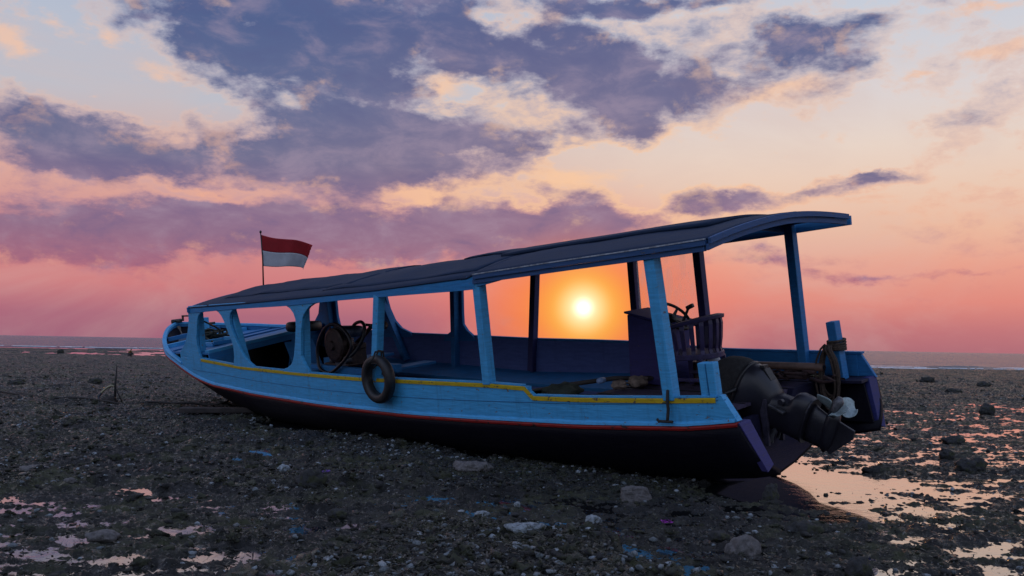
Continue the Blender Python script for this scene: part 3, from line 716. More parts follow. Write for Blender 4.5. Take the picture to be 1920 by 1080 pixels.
# the square timbers behind these boards
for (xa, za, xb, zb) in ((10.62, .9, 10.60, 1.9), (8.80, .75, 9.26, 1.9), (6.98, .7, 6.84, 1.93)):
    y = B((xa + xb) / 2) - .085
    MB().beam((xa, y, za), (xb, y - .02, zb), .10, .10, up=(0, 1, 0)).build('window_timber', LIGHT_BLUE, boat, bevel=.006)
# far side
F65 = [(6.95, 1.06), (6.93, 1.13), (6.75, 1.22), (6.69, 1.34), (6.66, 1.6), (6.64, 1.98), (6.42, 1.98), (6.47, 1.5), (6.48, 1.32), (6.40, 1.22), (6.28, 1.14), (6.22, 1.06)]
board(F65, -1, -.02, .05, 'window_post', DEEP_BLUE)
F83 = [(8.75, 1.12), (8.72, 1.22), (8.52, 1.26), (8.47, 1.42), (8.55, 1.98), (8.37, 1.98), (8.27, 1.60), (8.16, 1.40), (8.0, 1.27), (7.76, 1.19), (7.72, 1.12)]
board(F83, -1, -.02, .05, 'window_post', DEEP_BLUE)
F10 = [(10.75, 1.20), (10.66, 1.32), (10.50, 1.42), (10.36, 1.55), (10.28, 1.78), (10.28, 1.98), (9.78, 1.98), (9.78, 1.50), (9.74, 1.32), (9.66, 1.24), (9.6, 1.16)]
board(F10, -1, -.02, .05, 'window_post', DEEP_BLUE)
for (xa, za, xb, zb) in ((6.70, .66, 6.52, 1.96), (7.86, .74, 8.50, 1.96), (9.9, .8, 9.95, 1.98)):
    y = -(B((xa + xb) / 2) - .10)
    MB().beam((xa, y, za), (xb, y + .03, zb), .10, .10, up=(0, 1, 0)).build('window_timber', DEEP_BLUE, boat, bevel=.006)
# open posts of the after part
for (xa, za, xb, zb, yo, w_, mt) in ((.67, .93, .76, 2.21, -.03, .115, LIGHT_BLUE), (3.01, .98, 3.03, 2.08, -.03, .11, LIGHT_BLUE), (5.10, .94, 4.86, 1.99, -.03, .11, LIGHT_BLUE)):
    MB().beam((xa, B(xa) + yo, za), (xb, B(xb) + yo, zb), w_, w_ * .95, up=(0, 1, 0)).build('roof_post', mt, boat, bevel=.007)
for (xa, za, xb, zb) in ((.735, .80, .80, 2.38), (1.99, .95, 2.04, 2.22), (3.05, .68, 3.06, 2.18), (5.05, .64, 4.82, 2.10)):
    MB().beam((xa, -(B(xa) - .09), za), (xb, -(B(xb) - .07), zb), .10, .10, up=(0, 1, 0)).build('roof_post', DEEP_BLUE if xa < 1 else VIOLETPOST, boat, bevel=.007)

# ---- roof
ZE = ip([(.10, 2.325), (.84, 2.28), (1.8, 2.23), (3.10, 2.155), (3.11, 2.125), (4.9, 2.04), (6.76, 1.99), (8.87, 1.935), (10.70, 1.905)])
ZC = ip([(.10, 2.485), (1.17, 2.465), (3.1, 2.38), (5, 2.31), (6.35, 2.26), (8.4, 2.21), (10.0, 2.165), (10.70, 2.09)])
def roof_pt(x, f, lift=0.0, over=.03):
    """f from +1 (near edge) to -1 (far edge)"""
    e_n = ZE(x); e_f = ZE(x) + .10; mid = ZC(x)
    lin_ = (e_n + e_f) / 2 + f * (e_n - e_f) / 2
    crown = mid - (e_n + e_f) / 2
    return (x, f * (B(x) + (over if f > 0 else over - .05 - .13 * max(0, 1 - x))), lin_ + crown * (1 - abs(f) ** (1.9 if f > 0 else 1.55)) + lift)
fr = np.linspace(1, -1, 25)
def roof_sheet(x0, x1, f0=1.0, f1=-1.0, lift=0, n=24, m=25, sag=.004, seed=1, over=.03):
    xs = np.linspace(x0, x1, m); fs_ = np.linspace(f0, f1, n); rr = np.random.RandomState(seed)
    V, F = [], []
    for i, x in enumerate(xs):
        for k, f in enumerate(fs_):
            p = roof_pt(x, f, lift, over)
            V.append((p[0], p[1], p[2] + sag * (1 - abs(f) ** 6) * (math.sin(x * 5.1 + f * 3) + math.sin(x * 2.3 - f * 7) + rr.uniform(-.5, .5))))
    for i in range(m - 1):
        for k in range(n - 1):
            F.append((i * n + k, i * n + k + 1, (i + 1) * n + k + 1, (i + 1) * n + k))
    return MB().add(V, F)
roof_sheet(.12, 3.25, m=34).build('roof_sheet', CANVAS, boat, smooth=True, solid=.018)
roof_sheet(3.0, 10.72, lift=.004, m=60, seed=4).build('roof_sheet', CANVAS, boat, smooth=True, solid=.014)
# loose panel lying along the crown and overlapping strips
roof_sheet(.62, 3.45, .42, -.5, .024, 12, 16, .001, 7).build('roof_panel', CANVAS, boat, smooth=True, solid=.036)
roof_sheet(3.2, 6.4, .86, .25, .014, 10, 26, .007, 9).build('roof_panel', CANVAS, boat, smooth=True, solid=.010)
roof_sheet(5.9, 9.9, .75, -.1, .016, 10, 30, .007, 12).build('roof_panel', CANVAS, boat, smooth=True, solid=.010)
roof_sheet(3.3, 4.3, .3, -.4, .03, 10, 12, .006, 15).build('roof_panel', CANVAS, boat, smooth=True, solid=.012)
# rafters under the sheet
for x in (.9, 2.0, 3.05, 4.85, 6.6, 8.4, 10.1):
    rings = []
    for f in np.linspace(.96, -.96, 15):
        p = roof_pt(x, f, -.015)
        rings.append([(p[0] - .03, p[1], p[2] - .06), (p[0] + .03, p[1], p[2] - .06), (p[0] + .03, p[1], p[2]), (p[0] - .03, p[1], p[2])])
    MB().loft(rings).build('rafter', DEEP_BLUE, boat)
# fascia boards
def fascia(side, x0, x1, top, bot, o0, t=.03, step=.3, far=0.0):
    xs = sorted(set([x0, x1] + list(np.arange(x0, x1, step))))
    rings = [[(x, side * (B(x) + o0), bot(x) + far), (x, side * (B(x) + o0), top(x) + far), (x, side * (B(x) + o0 - t), top(x) + far), (x, side * (B(x) + o0 - t), bot(x) + far)] for x in xs]
    return MB().loft(rings)
zt = lambda x: ZE(x) - .004
fascia(1, .14, 3.02, zt, lambda x: ZE(x) - .050, .062).build('roof_fascia', FASCIA_BACKLIT, boat, bevel=.003)
fascia(1, .16, 3.05, lambda x: ZE(x) - .053, lambda x: ZE(x) - .098, .044).build('roof_fascia', FASCIA_BACKLIT, boat, bevel=.003)
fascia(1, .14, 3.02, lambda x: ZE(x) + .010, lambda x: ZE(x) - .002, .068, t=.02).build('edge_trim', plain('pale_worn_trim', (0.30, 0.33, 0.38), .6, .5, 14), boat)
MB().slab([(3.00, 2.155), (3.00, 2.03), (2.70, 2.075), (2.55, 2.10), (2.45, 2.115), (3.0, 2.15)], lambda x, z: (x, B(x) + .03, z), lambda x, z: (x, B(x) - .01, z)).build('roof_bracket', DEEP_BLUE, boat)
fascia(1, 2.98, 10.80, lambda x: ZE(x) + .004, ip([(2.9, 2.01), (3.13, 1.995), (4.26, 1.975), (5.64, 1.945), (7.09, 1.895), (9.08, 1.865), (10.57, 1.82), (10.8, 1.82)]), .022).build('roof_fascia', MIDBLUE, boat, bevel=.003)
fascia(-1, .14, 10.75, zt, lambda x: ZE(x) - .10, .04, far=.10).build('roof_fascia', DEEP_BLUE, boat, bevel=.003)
# front edge board and bowed board across the stern end
def cross_board(x, top, bot, f0, f1, t, over=.05, n=21, lift=0.0):
    rings = []
    for f in np.linspace(f0, f1, n):
        p = roof_pt(max(.12, min(10.7, x)), f, lift, over)
        rings.append([(x, p[1], p[2] + bot), (x, p[1], p[2] + top), (x + t, p[1], p[2] + top), (x + t, p[1], p[2] + bot)])
    return MB().loft(rings)
cross_board(.085, .012, -.040, 1.0, -1.0, .03).build('stern_fascia', FASCIA_BACKLIT, boat, bevel=.003)
cross_board(.115, -.041, -.095, 1.0, -1.0, .03).build('stern_fascia', FASCIA_BACKLIT, boat, bevel=.003)
cross_board(10.72, .012, -.07, 1.0, -1.0, .03).build('front_fascia', DEEP_BLUE, boat, bevel=.003)

# ---- inside
def plate(pts, t, name, material, **k):
    """flat deck piece: four or more corner points, thickness downward"""
    return MB().add([(x, y, z) for x, y, z in pts] + [(x, y, z - t) for x, y, z in pts],
                    [tuple(range(len(pts))), tuple(range(2 * len(pts) - 1, len(pts) - 1, -1))] + [(i, (i + 1) % len(pts), (i + 1) % len(pts) + len(pts), i + len(pts)) for i in range(len(pts))]).build(name, material, boat, **k)
def deck(x0, x1, z, margin, name, material, t=.03, step=.5, tw=0.0, extra=()):
    xs = sorted(set([x0, x1] + list(np.arange(x0, x1, step)) + [e for e in extra if x0 < e < x1]))
    zz = z if callable(z) else (lambda x: z)
    L_ = [(x, max(.01, B(x) - margin), zz(x) - tw * (B(x) - margin)) for x in xs]; Rr = [(x, -max(.01, B(x) - margin), zz(x) + tw * (B(x) - margin)) for x in xs]
    n = len(xs); V = L_ + Rr + [(a, b_, c - t) for a, b_, c in L_ + Rr]; F = []
    for i in range(n - 1):
        F += [(i, i + 1, n + i + 1, n + i), (2 * n + i, 3 * n + i, 3 * n + i + 1, 2 * n + i + 1)]
        F += [(i, 2 * n + i, 2 * n + i + 1, i + 1), (n + i, n + i + 1, 3 * n + i + 1, 3 * n + i)]
    F += [(0, n, 3 * n, 2 * n), (n - 1, 3 * n - 1, 4 * n - 1, 2 * n - 1)]
    return MB().add(V, F).build(name, material, boat)
deck(2.46, 9.6, .30, .34, 'floor', DARKWOOD)
deck(.56, 2.46, .72, .05, 'helm_deck', FLOOR)
for k in range(5):
    y = -1.0 + k * .42
    MB().box((1.5, y, .726), (1.85, .012, .008)).build('deck_seam', BLACK, boat)
MB().add([(2.47, 1.2, .72), (2.47, -1.2, .72), (2.47, -1.1, .28), (2.47, 1.1, .28), (2.44, 1.2, .72), (2.44, -1.2, .72), (2.44, -1.1, .28), (2.44, 1.1, .28)],
         [(0, 1, 2, 3), (7, 6, 5, 4), (0, 4, 5, 1), (1, 5, 6, 2), (2, 6, 7, 3), (3, 7, 4, 0)]).build('riser', PURPLE, boat)
# bench along the far side
def bench(side, x0, x1, zj, zf, yw, name, material):
    xs = list(np.arange(x0, x1, .5)) + [x1]
    rings = [[(x, side * (B(x) - .05), zj(x)), (x, side * yw(x), zf(x)), (x, side * yw(x), zf(x) - .045), (x, side * (B(x) - .05), zj(x) - .10)] for x in xs]
    return MB().loft(rings).build(name, material, boat, bevel=.004)
bench(-1, 2.5, 9.4, ip([(2.5, .70), (3.6, .66), (5.1, .63), (8.3, .76), (9.4, .82)]), ip([(2.5, .56), (3.6, .55), (5.5, .57), (7.8, .60), (9.4, .66)]), ip([(2.5, .80), (9.4, .86)]), 'side_bench', DEEP_BLUE)
bench(-1, 2.5, 9.4, ip([(2.5, .56), (9.4, .60)]), ip([(2.5, .50), (9.4, .55)]), ip([(2.5, .80), (9.4, .86)]), 'bench_support', INNER_SHADED)
# inner ceiling boards of the far side, with one plank seam
def inner(side, x0, x1, za, zb, off, name, material):
    xs = list(np.arange(x0, x1, .5)) + [x1]
    rings = [[(x, side * (B(x) - off), za(x)), (x, side * (B(x) - off), zb(x)), (x, side * (B(x) - off - .018), zb(x)), (x, side * (B(x) - off - .018), za(x))] for x in xs]
    return MB().loft(rings).build(name, material, boat)
inner(-1, 2.5, 9.3, lambda x: ZSf(x) - .01, lambda x: ZRf(x) - .012, .042, 'inner_lining', INNER_SHADED)
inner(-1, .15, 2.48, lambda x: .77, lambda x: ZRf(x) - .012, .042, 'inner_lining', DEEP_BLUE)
inner(1, 2.5, 10.2, lambda x: ZSn(x) + .01, lambda x: ZRn(x) - .012, .042, 'inner_lining', INNER_SHADED)
# thwart boards and engine bed
plate([(6.75, .95, .80), (6.75, -.9, .80), (7.05, -.9, .80), (7.05, .95, .80)], .04, 'thwart', DEEP_BLUE, bevel=.005)
plate([(7.9, 1.05, .82), (7.9, -.95, .90), (8.3, -.95, .90), (8.3, 1.05, .82)], .04, 'thwart', DEEP_BLUE, bevel=.005)
MB().beam((6.7, .34, .80), (8.7, .36, .86), .10, .12).build('engine_bed', DEEP_BLUE, boat, bevel=.006)
MB().beam((6.7, -.16, .80), (8.7, -.16, .86), .10, .12).build('engine_bed', DEEP_BLUE, boat, bevel=.006)
# box bulkhead (light board beside the fore hold) and fore deck
TW = .085
DZ = lambda x: float(np.interp(x, [10.0, 11.0, 12.0, 13.0, 13.9], [1.245, 1.235, 1.20, 1.22, 1.34]))
deck(10.26, 12.66, DZ, .045, 'foredeck', DEEP_BLUE, t=.035, step=.25, tw=TW)
deck(12.66, 13.97, lambda x: DZ(x) - .16 + .14 * sm(x, 13.2, 13.95), .05, 'bow_floor', paint('grey_green_bow_floor', (0.075, 0.13, 0.20), rough=.6, amt=.6), step=.1, tw=TW)
def crossbeam(x, dz, h_, w_, name, m_=None):
    y = B(x) - .045
    return MB().beam((x, y, DZ(x) - TW * y + dz), (x, -y, DZ(x) + TW * y + dz), w_, h_).build(name, m_ or LIGHT_BLUE, boat, bevel=.006)
crossbeam(10.30, .012, .055, .16, 'deck_beam')
crossbeam(10.24, -.065, .10, .04, 'deck_beam', DEEP_BLUE)
crossbeam(12.68, .02, .09, .09, 'bow_beam')
crossbeam(13.28, .05, .08, .06, 'bow_beam', DEEP_BLUE)
for x in (11.3, 12.0):
    crossbeam(x, .018, .025, .07, 'deck_batten', DEEP_BLUE)
zdk = lambda y: DZ(10.2) - TW * y - .11
for (ya, yb) in ((1.08, .50), (-.42, -1.08)):
    MB().add([(10.22, ya, zdk(ya)), (10.22, yb, zdk(yb)), (10.22, yb * .5, .32), (10.22, ya * .5, .32), (10.19, ya, zdk(ya)), (10.19, yb, zdk(yb)), (10.19, yb * .5, .32), (10.19, ya * .5, .32)],
             [(0, 1, 2, 3), (7, 6, 5, 4), (0, 4, 5, 1), (1, 5, 6, 2), (2, 6, 7, 3), (3, 7, 4, 0)]).build('bulkhead', DEEP_BLUE, boat)
MB().beam((9.98, -.42, 1.14), (9.55, -.40, .45), .55, .03, up=(1, 0, .3)).build('hold_flap', DEEP_BLUE, boat, bevel=.004)
# hatch with coaming on the fore deck
zh = DZ(11.35)
hx, hy = 11.30, .42
for (a, b_, c_, d_) in ((hx - .3, hy, .04, .5), (hx + .3, hy, .04, .5), (hx, hy - .25, .6, .04), (hx, hy + .25, .6, .04)):
    MB().box((a, b_, zh - TW * b_ + .045), (c_, d_, .07)).build('hatch_coaming', LIGHT_BLUE, boat, bevel=.004)
MB().box((hx, hy, zh - TW * hy + .012), (.55, .44, .02)).build('hatch_dark_plate', BLACK, boat)  # solid black plate stands in for the darkness inside the open hatch
# samson post with cross pin, bow roller
MB().beam((12.78, .02, 1.05), (12.78, .0, 1.63), .16, .13, up=(1, 0, 0)).build('samson_post', LIGHT_BLUE, boat, bevel=.01)
MB().tube([(12.78, -.22, 1.50), (12.78, .2, 1.50)], .022, 8).build('cross_pin', BLACK, boat)
m_ = MB(); m_.box((13.98, .0, 1.565), (.16, .10, .05)); m_.box((13.86, -.05, 1.62), (.05, .03, .12)); m_.box((13.78, -.10, 1.66), (.26, .05, .03))
m_.tube([(14.06, -.10, 1.56), (14.06, .10, 1.56)], .05, 10)
m_.build('bow_roller', BLACK, boat, bevel=.006)

# ---- stern: transom, quarter ends, short posts
sN = section(.5, 1); sF = section(.5, -1)
outline = [(y, z) for y, z in sN] + [(y, z) for y, z in sF[::-1]]
top_ = [(-1.2, .74), (-.52, .74), (-.42, .60), (.42, .60), (.52, .74), (1.2, .74)]
poly = [(y * .985, z) for y, z in outline if abs(y) > 0 and z < .7] + top_
MB().slab(poly, lambda y, z: (.50, y, z), lambda y, z: (.56, y, z)).build('transom', TRANSOM, boat)
for s_ in (1, -1):
    z1 = .36 if s_ > 0 else .30
    rr = []
    q = [(0.0, 1.262, .775), (0.0, 1.09, .775), (-.128, .985, z1 + .02), (-.14, 1.10, z1 - .02)]
    V = [(x - .012, s_ * y, z) for x, y, z in q] + [(x + .05, s_ * y, z) for x, y, z in q]
    MB().add(V, [(0, 1, 2, 3), (7, 6, 5, 4), (0, 4, 5, 1), (1, 5, 6, 2), (2, 6, 7, 3), (3, 7, 4, 0)]).build('quarter_end', PURPLE if s_ > 0 else FARBLUE, boat, bevel=.005)
    # ledge on each quarter beside the engine well, and its inner wall
    wi = .94 if s_ < 0 else 1.08
    plate([(-.01, s_ * 1.24, .772), (-.01, s_ * wi, .768), (.56, s_ * (wi - .02), .752), (.56, s_ * 1.26, .752)], .03, 'quarter_deck', TRANSOM, bevel=.004)
    V = [(0.02, s_ * 1.06, .74), (.5, s_ * 1.1, .74), (.5, s_ * 1.0, .34), (-.10, s_ * .97, .36)]
    MB().add(V + [(x, y - s_ * .03, z) for x, y, z in V], [(0, 1, 2, 3), (7, 6, 5, 4), (0, 4, 5, 1), (1, 5, 6, 2), (2, 6, 7, 3), (3, 7, 4, 0)]).build('quarter_wall', HULL, boat)
m_ = MB(); m_.beam((.30, 1.20, .70), (.33, 1.21, 1.27), .075, .09, up=(0, 1, 0)); m_.beam((.215, 1.20, .70), (.245, 1.21, 1.275), .075, .09, up=(0, 1, 0))
m_.build('quarter_bitt', LIGHT_BLUE, boat, bevel=.008)
MB().beam((.235, -1.02, .76), (.28, -1.0, 1.36), .10, .12, up=(0, 1, 0)).build('quarter_bitt', DEEP_BLUE, boat, bevel=.008)
MB().slab([(.17, 1.0), (.14, 1.0), (.0, .79), (.04, .78), (.17, .80)], lambda x, z: (x, B(x) + .012, z), lambda x, z: (x, B(x) - .06, z)).build('end_board', LIGHT_BLUE, boat)

# ---- steering console, wheel, lever, side curtain
c0 = MB()
c0.add([(1.90, -.33, .735), (2.46, -.33, .735), (2.46, -.74, .735), (1.90, -.74, .735), (1.86, -.33, 1.40), (2.42, -.33, 1.53), (2.42, -.74, 1.53), (1.86, -.74, 1.40)],
       [(3, 2, 1, 0), (4, 5, 6, 7), (0, 1, 5, 4), (1, 2, 6, 5), (2, 3, 7, 6), (3, 0, 4, 7)])
console = c0.build('console', PURPLE, boat, bevel=.01)
MB().add([(1.83, -.31, 1.405), (2.45, -.31, 1.545), (2.45, -.76, 1.545), (1.83, -.76, 1.405), (1.83, -.31, 1.43), (2.45, -.31, 1.57), (2.45, -.76, 1.57), (1.83, -.76, 1.43)],
         [(3, 2, 1, 0), (4, 5, 6, 7), (0, 1, 5, 4), (1, 2, 6, 5), (2, 3, 7, 6), (3, 0, 4, 7)]).build('console_top', PURPLE, console, bevel=.008)
MB().beam((1.885, -.38, 1.30), (1.885, -.70, 1.30), .02, .16).build('dashboard', BLACK, console, bevel=.004)
wc = Vector((1.80, -.38, 1.50)); ax = Vector((-.68, 0, .73)).normalized(); a1 = Vector((0, 1, 0)); a2 = ax.cross(a1)
rim_ = [wc + a1 * math.cos(t) * .205 + a2 * math.sin(t) * .205 for t in np.linspace(0, 2 * math.pi, 41)[:-1]]
wheel = MB().tube(rim_, .017, 8, closed=True).build('steering_wheel', BLACK, boat, smooth=True)
m_ = MB()
for t in (R(90), R(210), R(330)):
    m_.beam(wc - ax * .03, wc + a1 * math.cos(t) * .20 + a2 * math.sin(t) * .20, .045, .014, up=ax, w2=.025)
m_.lathe([(0, -.02), (.05, -.02), (.055, .02), (.03, .035), (0, .035)], (0, 0, 0), 'Z', 14)
k0 = len(m_.v) - 14 * 5
rot = ax.to_track_quat('Z', 'Y').to_matrix()
for i in range(k0, len(m_.v)):
    m_.v[i] = tuple(wc - ax * .03 + rot @ Vector(m_.v[i]))
m_.build('wheel_spokes', BLACK, wheel)
MB().tube([wc - ax * .03, wc - ax * .28], .03, 10).build('steering_shaft', BLACK, wheel)
MB().tube([(1.82, -.53, 1.38), (1.77, -.56, 1.50), (1.735, -.57, 1.57)], [.018, .016, .015], 8).build('throttle_lever', BLACK, boat)
MB().beam((1.755, -.565, 1.565), (1.67, -.57, 1.60), .05, .045).build('throttle_grip', BLACK, boat, bevel=.01)
MB().beam((1.92, -.56, 1.42), (1.78, -.53, 1.38), .10, .09).build('throttle_box', BLACK, boat, bevel=.01)
m, h, b = mat('clouded_plastic_sheet')
co = h.n('ShaderNodeTexCoord').outputs['Object']
nz = h.noise(h.mapping(co, scale=(3, 3, .8)), 2.2, 6, .7, .6).outputs['Fac']
b.inputs['Base Color'].default_value = (.85, .78, .76, 1); b.inputs['Roughness'].default_value = .25
tr = h.n('ShaderNodeBsdfTransparent'); tr.inputs[0].default_value = (.98, .87, .82, 1)
tl = h.n('ShaderNodeBsdfTranslucent'); tl.inputs[0].default_value = (.95, .85, .80, 1)
ms0 = h.n('ShaderNodeMixShader'); h.l(b.outputs[0], ms0.inputs[1]); h.l(tl.outputs[0], ms0.inputs[2]); ms0.inputs[0].default_value = .9
ms = h.n('ShaderNodeMixShader'); h.l(h.m('MULTIPLY_ADD', h.ss(nz, .42, .72), .30, .20), ms.inputs[0]); h.l(tr.outputs[0], ms.inputs[1]); h.l(ms0.outputs[0], ms.inputs[2])
h.l(ms.outputs[0], m.node_tree.nodes['Material Output'].inputs[0])
cur = MB()
xs = np.linspace(2.06, 3.0, 13); zs = np.linspace(0, 1, 8); V = []; F = []
for i, x in enumerate(xs):
    for k, t in enumerate(zs):
        V.append((x, -(B(x) - .075) + .012 * math.sin(x * 11 + t * 3), ZRf(x) + .02 + t * (2.20 - .045 * (x - 2) * 1 - ZRf(x))))
for i in range(12):
    for k in range(7):
        F.append((i * 8 + k, i * 8 + k + 1, (i + 1) * 8 + k + 1, (i + 1) * 8 + k))
cur.add(V, F).build('side_curtain', m, boat, smooth=True)

for (s_, zf) in ((1, ZSn),):
    sweep(1, .1, 10.9, lambda x: zf(x) + .215 * (1 if x < 10 else 1 - .5 * (x - 10)), [(.0045, -.003), (.0075, -.003), (.0075, .003), (.0045, .003)]).build('plank_seam', plain('seam_shadow_paint', (0.012, 0.10, 0.24), .7, .3, 20), boat)

# ------------------------------------------------------------------ things on and around the boat
def on_boat(name, p, label, cat, group=None):
    o = empty(name, BM @ Matrix.Translation(Vector(p))); tag(o, label, cat, group); return o, Vector(p)
METAL = plain('worn_grey_metal', (0.10, 0.10, 0.11), .45, .35, 14, metal=.7)
COWL = plain('charcoal_cowl', (0.014, 0.013, 0.020), .38, .25, 6, bmp=.001)
COVER = plain('dark_canvas_cover', (0.016, 0.015, 0.016), .9, .4, 30, bmp=.004)
CORD = plain('thin_dark_cord', (0.02, 0.018, 0.018), .8, .3, 40)

# ---- outboard motor, tilted up
ob, p0 = on_boat('outboard_motor', (.56, 0, .70), 'dark outboard motor tilted up on the boat stern with pale propeller', 'outboard motor')
OD, OE, OO = Vector((-.925, 0, -.38)), Vector((-.38, 0, .925)), Vector((1.0, 0, 1.05))
def en(s, t, y=0.0): return OO + OD * s + OE * t + Vector((0, y, 0))
def eloft(sta, n=20, e=2.6, wtop=1.0):
    rings = []
    for (s, t0, t1, w, sk) in sta:
        c = (t0 + t1) / 2; hh = (t1 - t0) / 2; ring = []
        for k in range(n):
            a = 2 * math.pi * k / n; ca, sa = math.cos(a), math.sin(a)
            y = w * math.copysign(abs(ca) ** (2 / e), ca); t = hh * math.copysign(abs(sa) ** (2 / e), sa)
            ring.append(en(s + sk * (t / max(hh, .01)), c + t, y))
        rings.append(ring)
    return MB().loft(rings)
eloft([(-.03, -.26, -.10, .05, .0), (-.02, -.36, -.02, .12, .0), (.01, -.44, .07, .165, .01), (.08, -.49, .13, .19, .01), (.17, -.51, .165, .20, .01), (.26, -.51, .18, .205, .01), (.34, -.50, .178, .205, .01)], 24).build('motor_cover', COVER, ob, smooth=True, off=p0)
eloft([(.345, -.50, .172, .198, .01), (.38, -.50, .175, .20, .01), (.44, -.48, .175, .196, .01), (.50, -.45, .165, .185, .01), (.58, -.42, .11, .165, .02), (.66, -.38, .05, .14, .02), (.70, -.36, .02, .125, .02)], 24).build('cowl', COWL, ob, smooth=True, off=p0)
eloft([(.335, -.51, .185, .210, .01), (.35, -.512, .187, .212, .01), (.362, -.51, .185, .210, .01)], 24).build('cowl_band', BLACK, ob, smooth=True, off=p0)
m_ = MB(); m_.beam(en(.50, .178), en(.60, .10), .10, .02, up=OE); m_.box(en(.47, .186), (.05, .08, .03)); m_.build('cowl_latch', BLACK, ob, off=p0, bevel=.004)
eloft([(.68, -.36, .01, .135, .02), (.76, -.35, .015, .125, .02), (.84, -.34, .025, .12, .01), (.88, -.335, .065, .12, .0), (.90, -.33, .105, .125, .0), (.94, -.33, .118, .125, .0), (1.03, -.33, .118, .115, .0), (1.06, -.32, .10, .10, 0)], 20, 3.0).build('mid_section', COWL, ob, smooth=True, off=p0, bevel=.004)
m_ = MB()
for s_, t0, t1, w in ((1.055, -.335, .12, .135),):
    q = eloft([(s_, t0, t1, w, 0), (s_ + .018, t0, t1, w, 0)], 20, 3.0); m_.add(q.v, q.f)
m_.build('splash_plate', COWL, ob, off=p0, bevel=.003)
eloft([(1.06, -.31, .08, .085, 0), (1.12, -.31, .05, .07, 0), (1.19, -.31, .03, .06, .01), (1.26, -.30, .02, .06, .02)], 18, 2.2).build('lower_leg', COWL, ob, smooth=True, off=p0)
# gearcase torpedo lies along the aft axis (OE), skeg blade below it
rings = []
for (t, r_) in ((-.33, .012), (-.29, .045), (-.22, .068), (-.10, .074), (.02, .066), (.08, .05)):
    rings.append([en(1.27 + r_ * math.cos(a), t, r_ * math.sin(a)) for a in np.linspace(0, 2 * math.pi, 17)[:-1]])
MB().loft(rings).build('gearcase', COWL, ob, smooth=True, off=p0)
MB().slab([(1.30, -.30), (1.345, -.315), (1.50, -.08), (1.49, .0), (1.32, .02)], lambda s, t: en(s, t, .013), lambda s, t: en(s, t, -.013)).build('skeg', COWL, ob, off=p0, bevel=.005)
# propeller: three cupped pale blades round a hub behind the gearcase
PALEM = plain('scratched_pale_metal', (0.27, 0.34, 0.35), .42, .3, 16, metal=.2, wear=(0.12, 0.12, 0.11))
hub = Vector(en(1.27, .10))
rings = [[en(1.27 + r_ * math.cos(a), t, r_ * math.sin(a)) for a in np.linspace(0, 2 * math.pi, 17)[:-1]] for (t, r_) in ((.07, .052), (.10, .055), (.19, .045), (.23, .025))]
prop = MB().loft(rings).build('propeller', METAL, ob, smooth=True, off=p0)
for kb, a0 in enumerate((R(-62), R(58), R(178))):
    rad_ = OD * math.cos(a0) + Vector((0, 1, 0)) * math.sin(a0)
    tan_ = -OD * math.sin(a0) + Vector((0, 1, 0)) * math.cos(a0)
    V = []; F = []; nr_, nw_ = 14, 14
    for i in range(nr_):
        u = i / (nr_ - 1); r_ = .045 + .15 * u; cw = .098 * max(.02, 1 - (abs(u - .48) / .56) ** 2.6) ** .5
        tw = R(52 - 22 * u)
        for j in range(nw_):
            v = (j / (nw_ - 1) - .5) * 2
            off_t = cw * v * math.cos(tw); off_a = -cw * v * math.sin(tw) + .03 * v * v + .03 * u * u
            V.append(hub + rad_ * r_ + tan_ * off_t + OE * off_a)
    for i in range(nr_ - 1):
        for j in range(nw_ - 1):
            F.append((i * nw_ + j, i * nw_ + j + 1, (i + 1) * nw_ + j + 1, (i + 1) * nw_ + j))
    MB().add(V, F).build('blade', PALEM, prop, smooth=True, off=p0, solid=.007)
# clamp bracket and tilt tubes
m_ = MB()
for y in (-.13, .13):
    m_.beam((.62, y, .74), (.46, y, .70), .035, .09); m_.beam((.455, y, .75), (.44, y, .30), .035, .09, up=(1, 0, 0), h2=.05); m_.tube([(.62, y, .60), (.72, y, .60)], .02, 8)
m_.box((.66, 0, .70), (.05, .30, .22))
m_.build('clamp_bracket', plain('bracket_metal', (.05, .045, .07), .45, .4, 14, metal=.3), ob, off=p0, bevel=.006)
m_ = MB(); m_.tube([(.44, .09, .34), (.30, .07, .60)], .022, 10); m_.tube([(.44, -.06, .34), (.33, -.05, .62)], .018, 10); m_.tube([(.47, 0, .30), (.41, 0, .63)], .012, 8)
m_.beam((.50, 0, .66), (.20, 0, .60), .16, .10); m_.tube([(.50, -.15, .76), (.50, .15, .76)], .03, 12)
m_.build('tilt_struts', METAL, ob, off=p0)
m_ = MB(); m_.beam((.39, .13, .70), (.23, .14, .63), .05, .025); m_.build('tilt_lever', METAL, ob, off=p0, bevel=.005)
MB().tube([en(.80, -.02, .10), en(.80, -.02, .14)], .03, 12).build('mount_cap', COWL, ob, off=p0)
MB().tube([(1.05, .30, .78), (.80, .32, .80), (.70, .22, .84), (.72, .12, .90), (.80, .1, .92)], .018, 8).build('control_cable', BLACK, ob, smooth=True, off=p0)

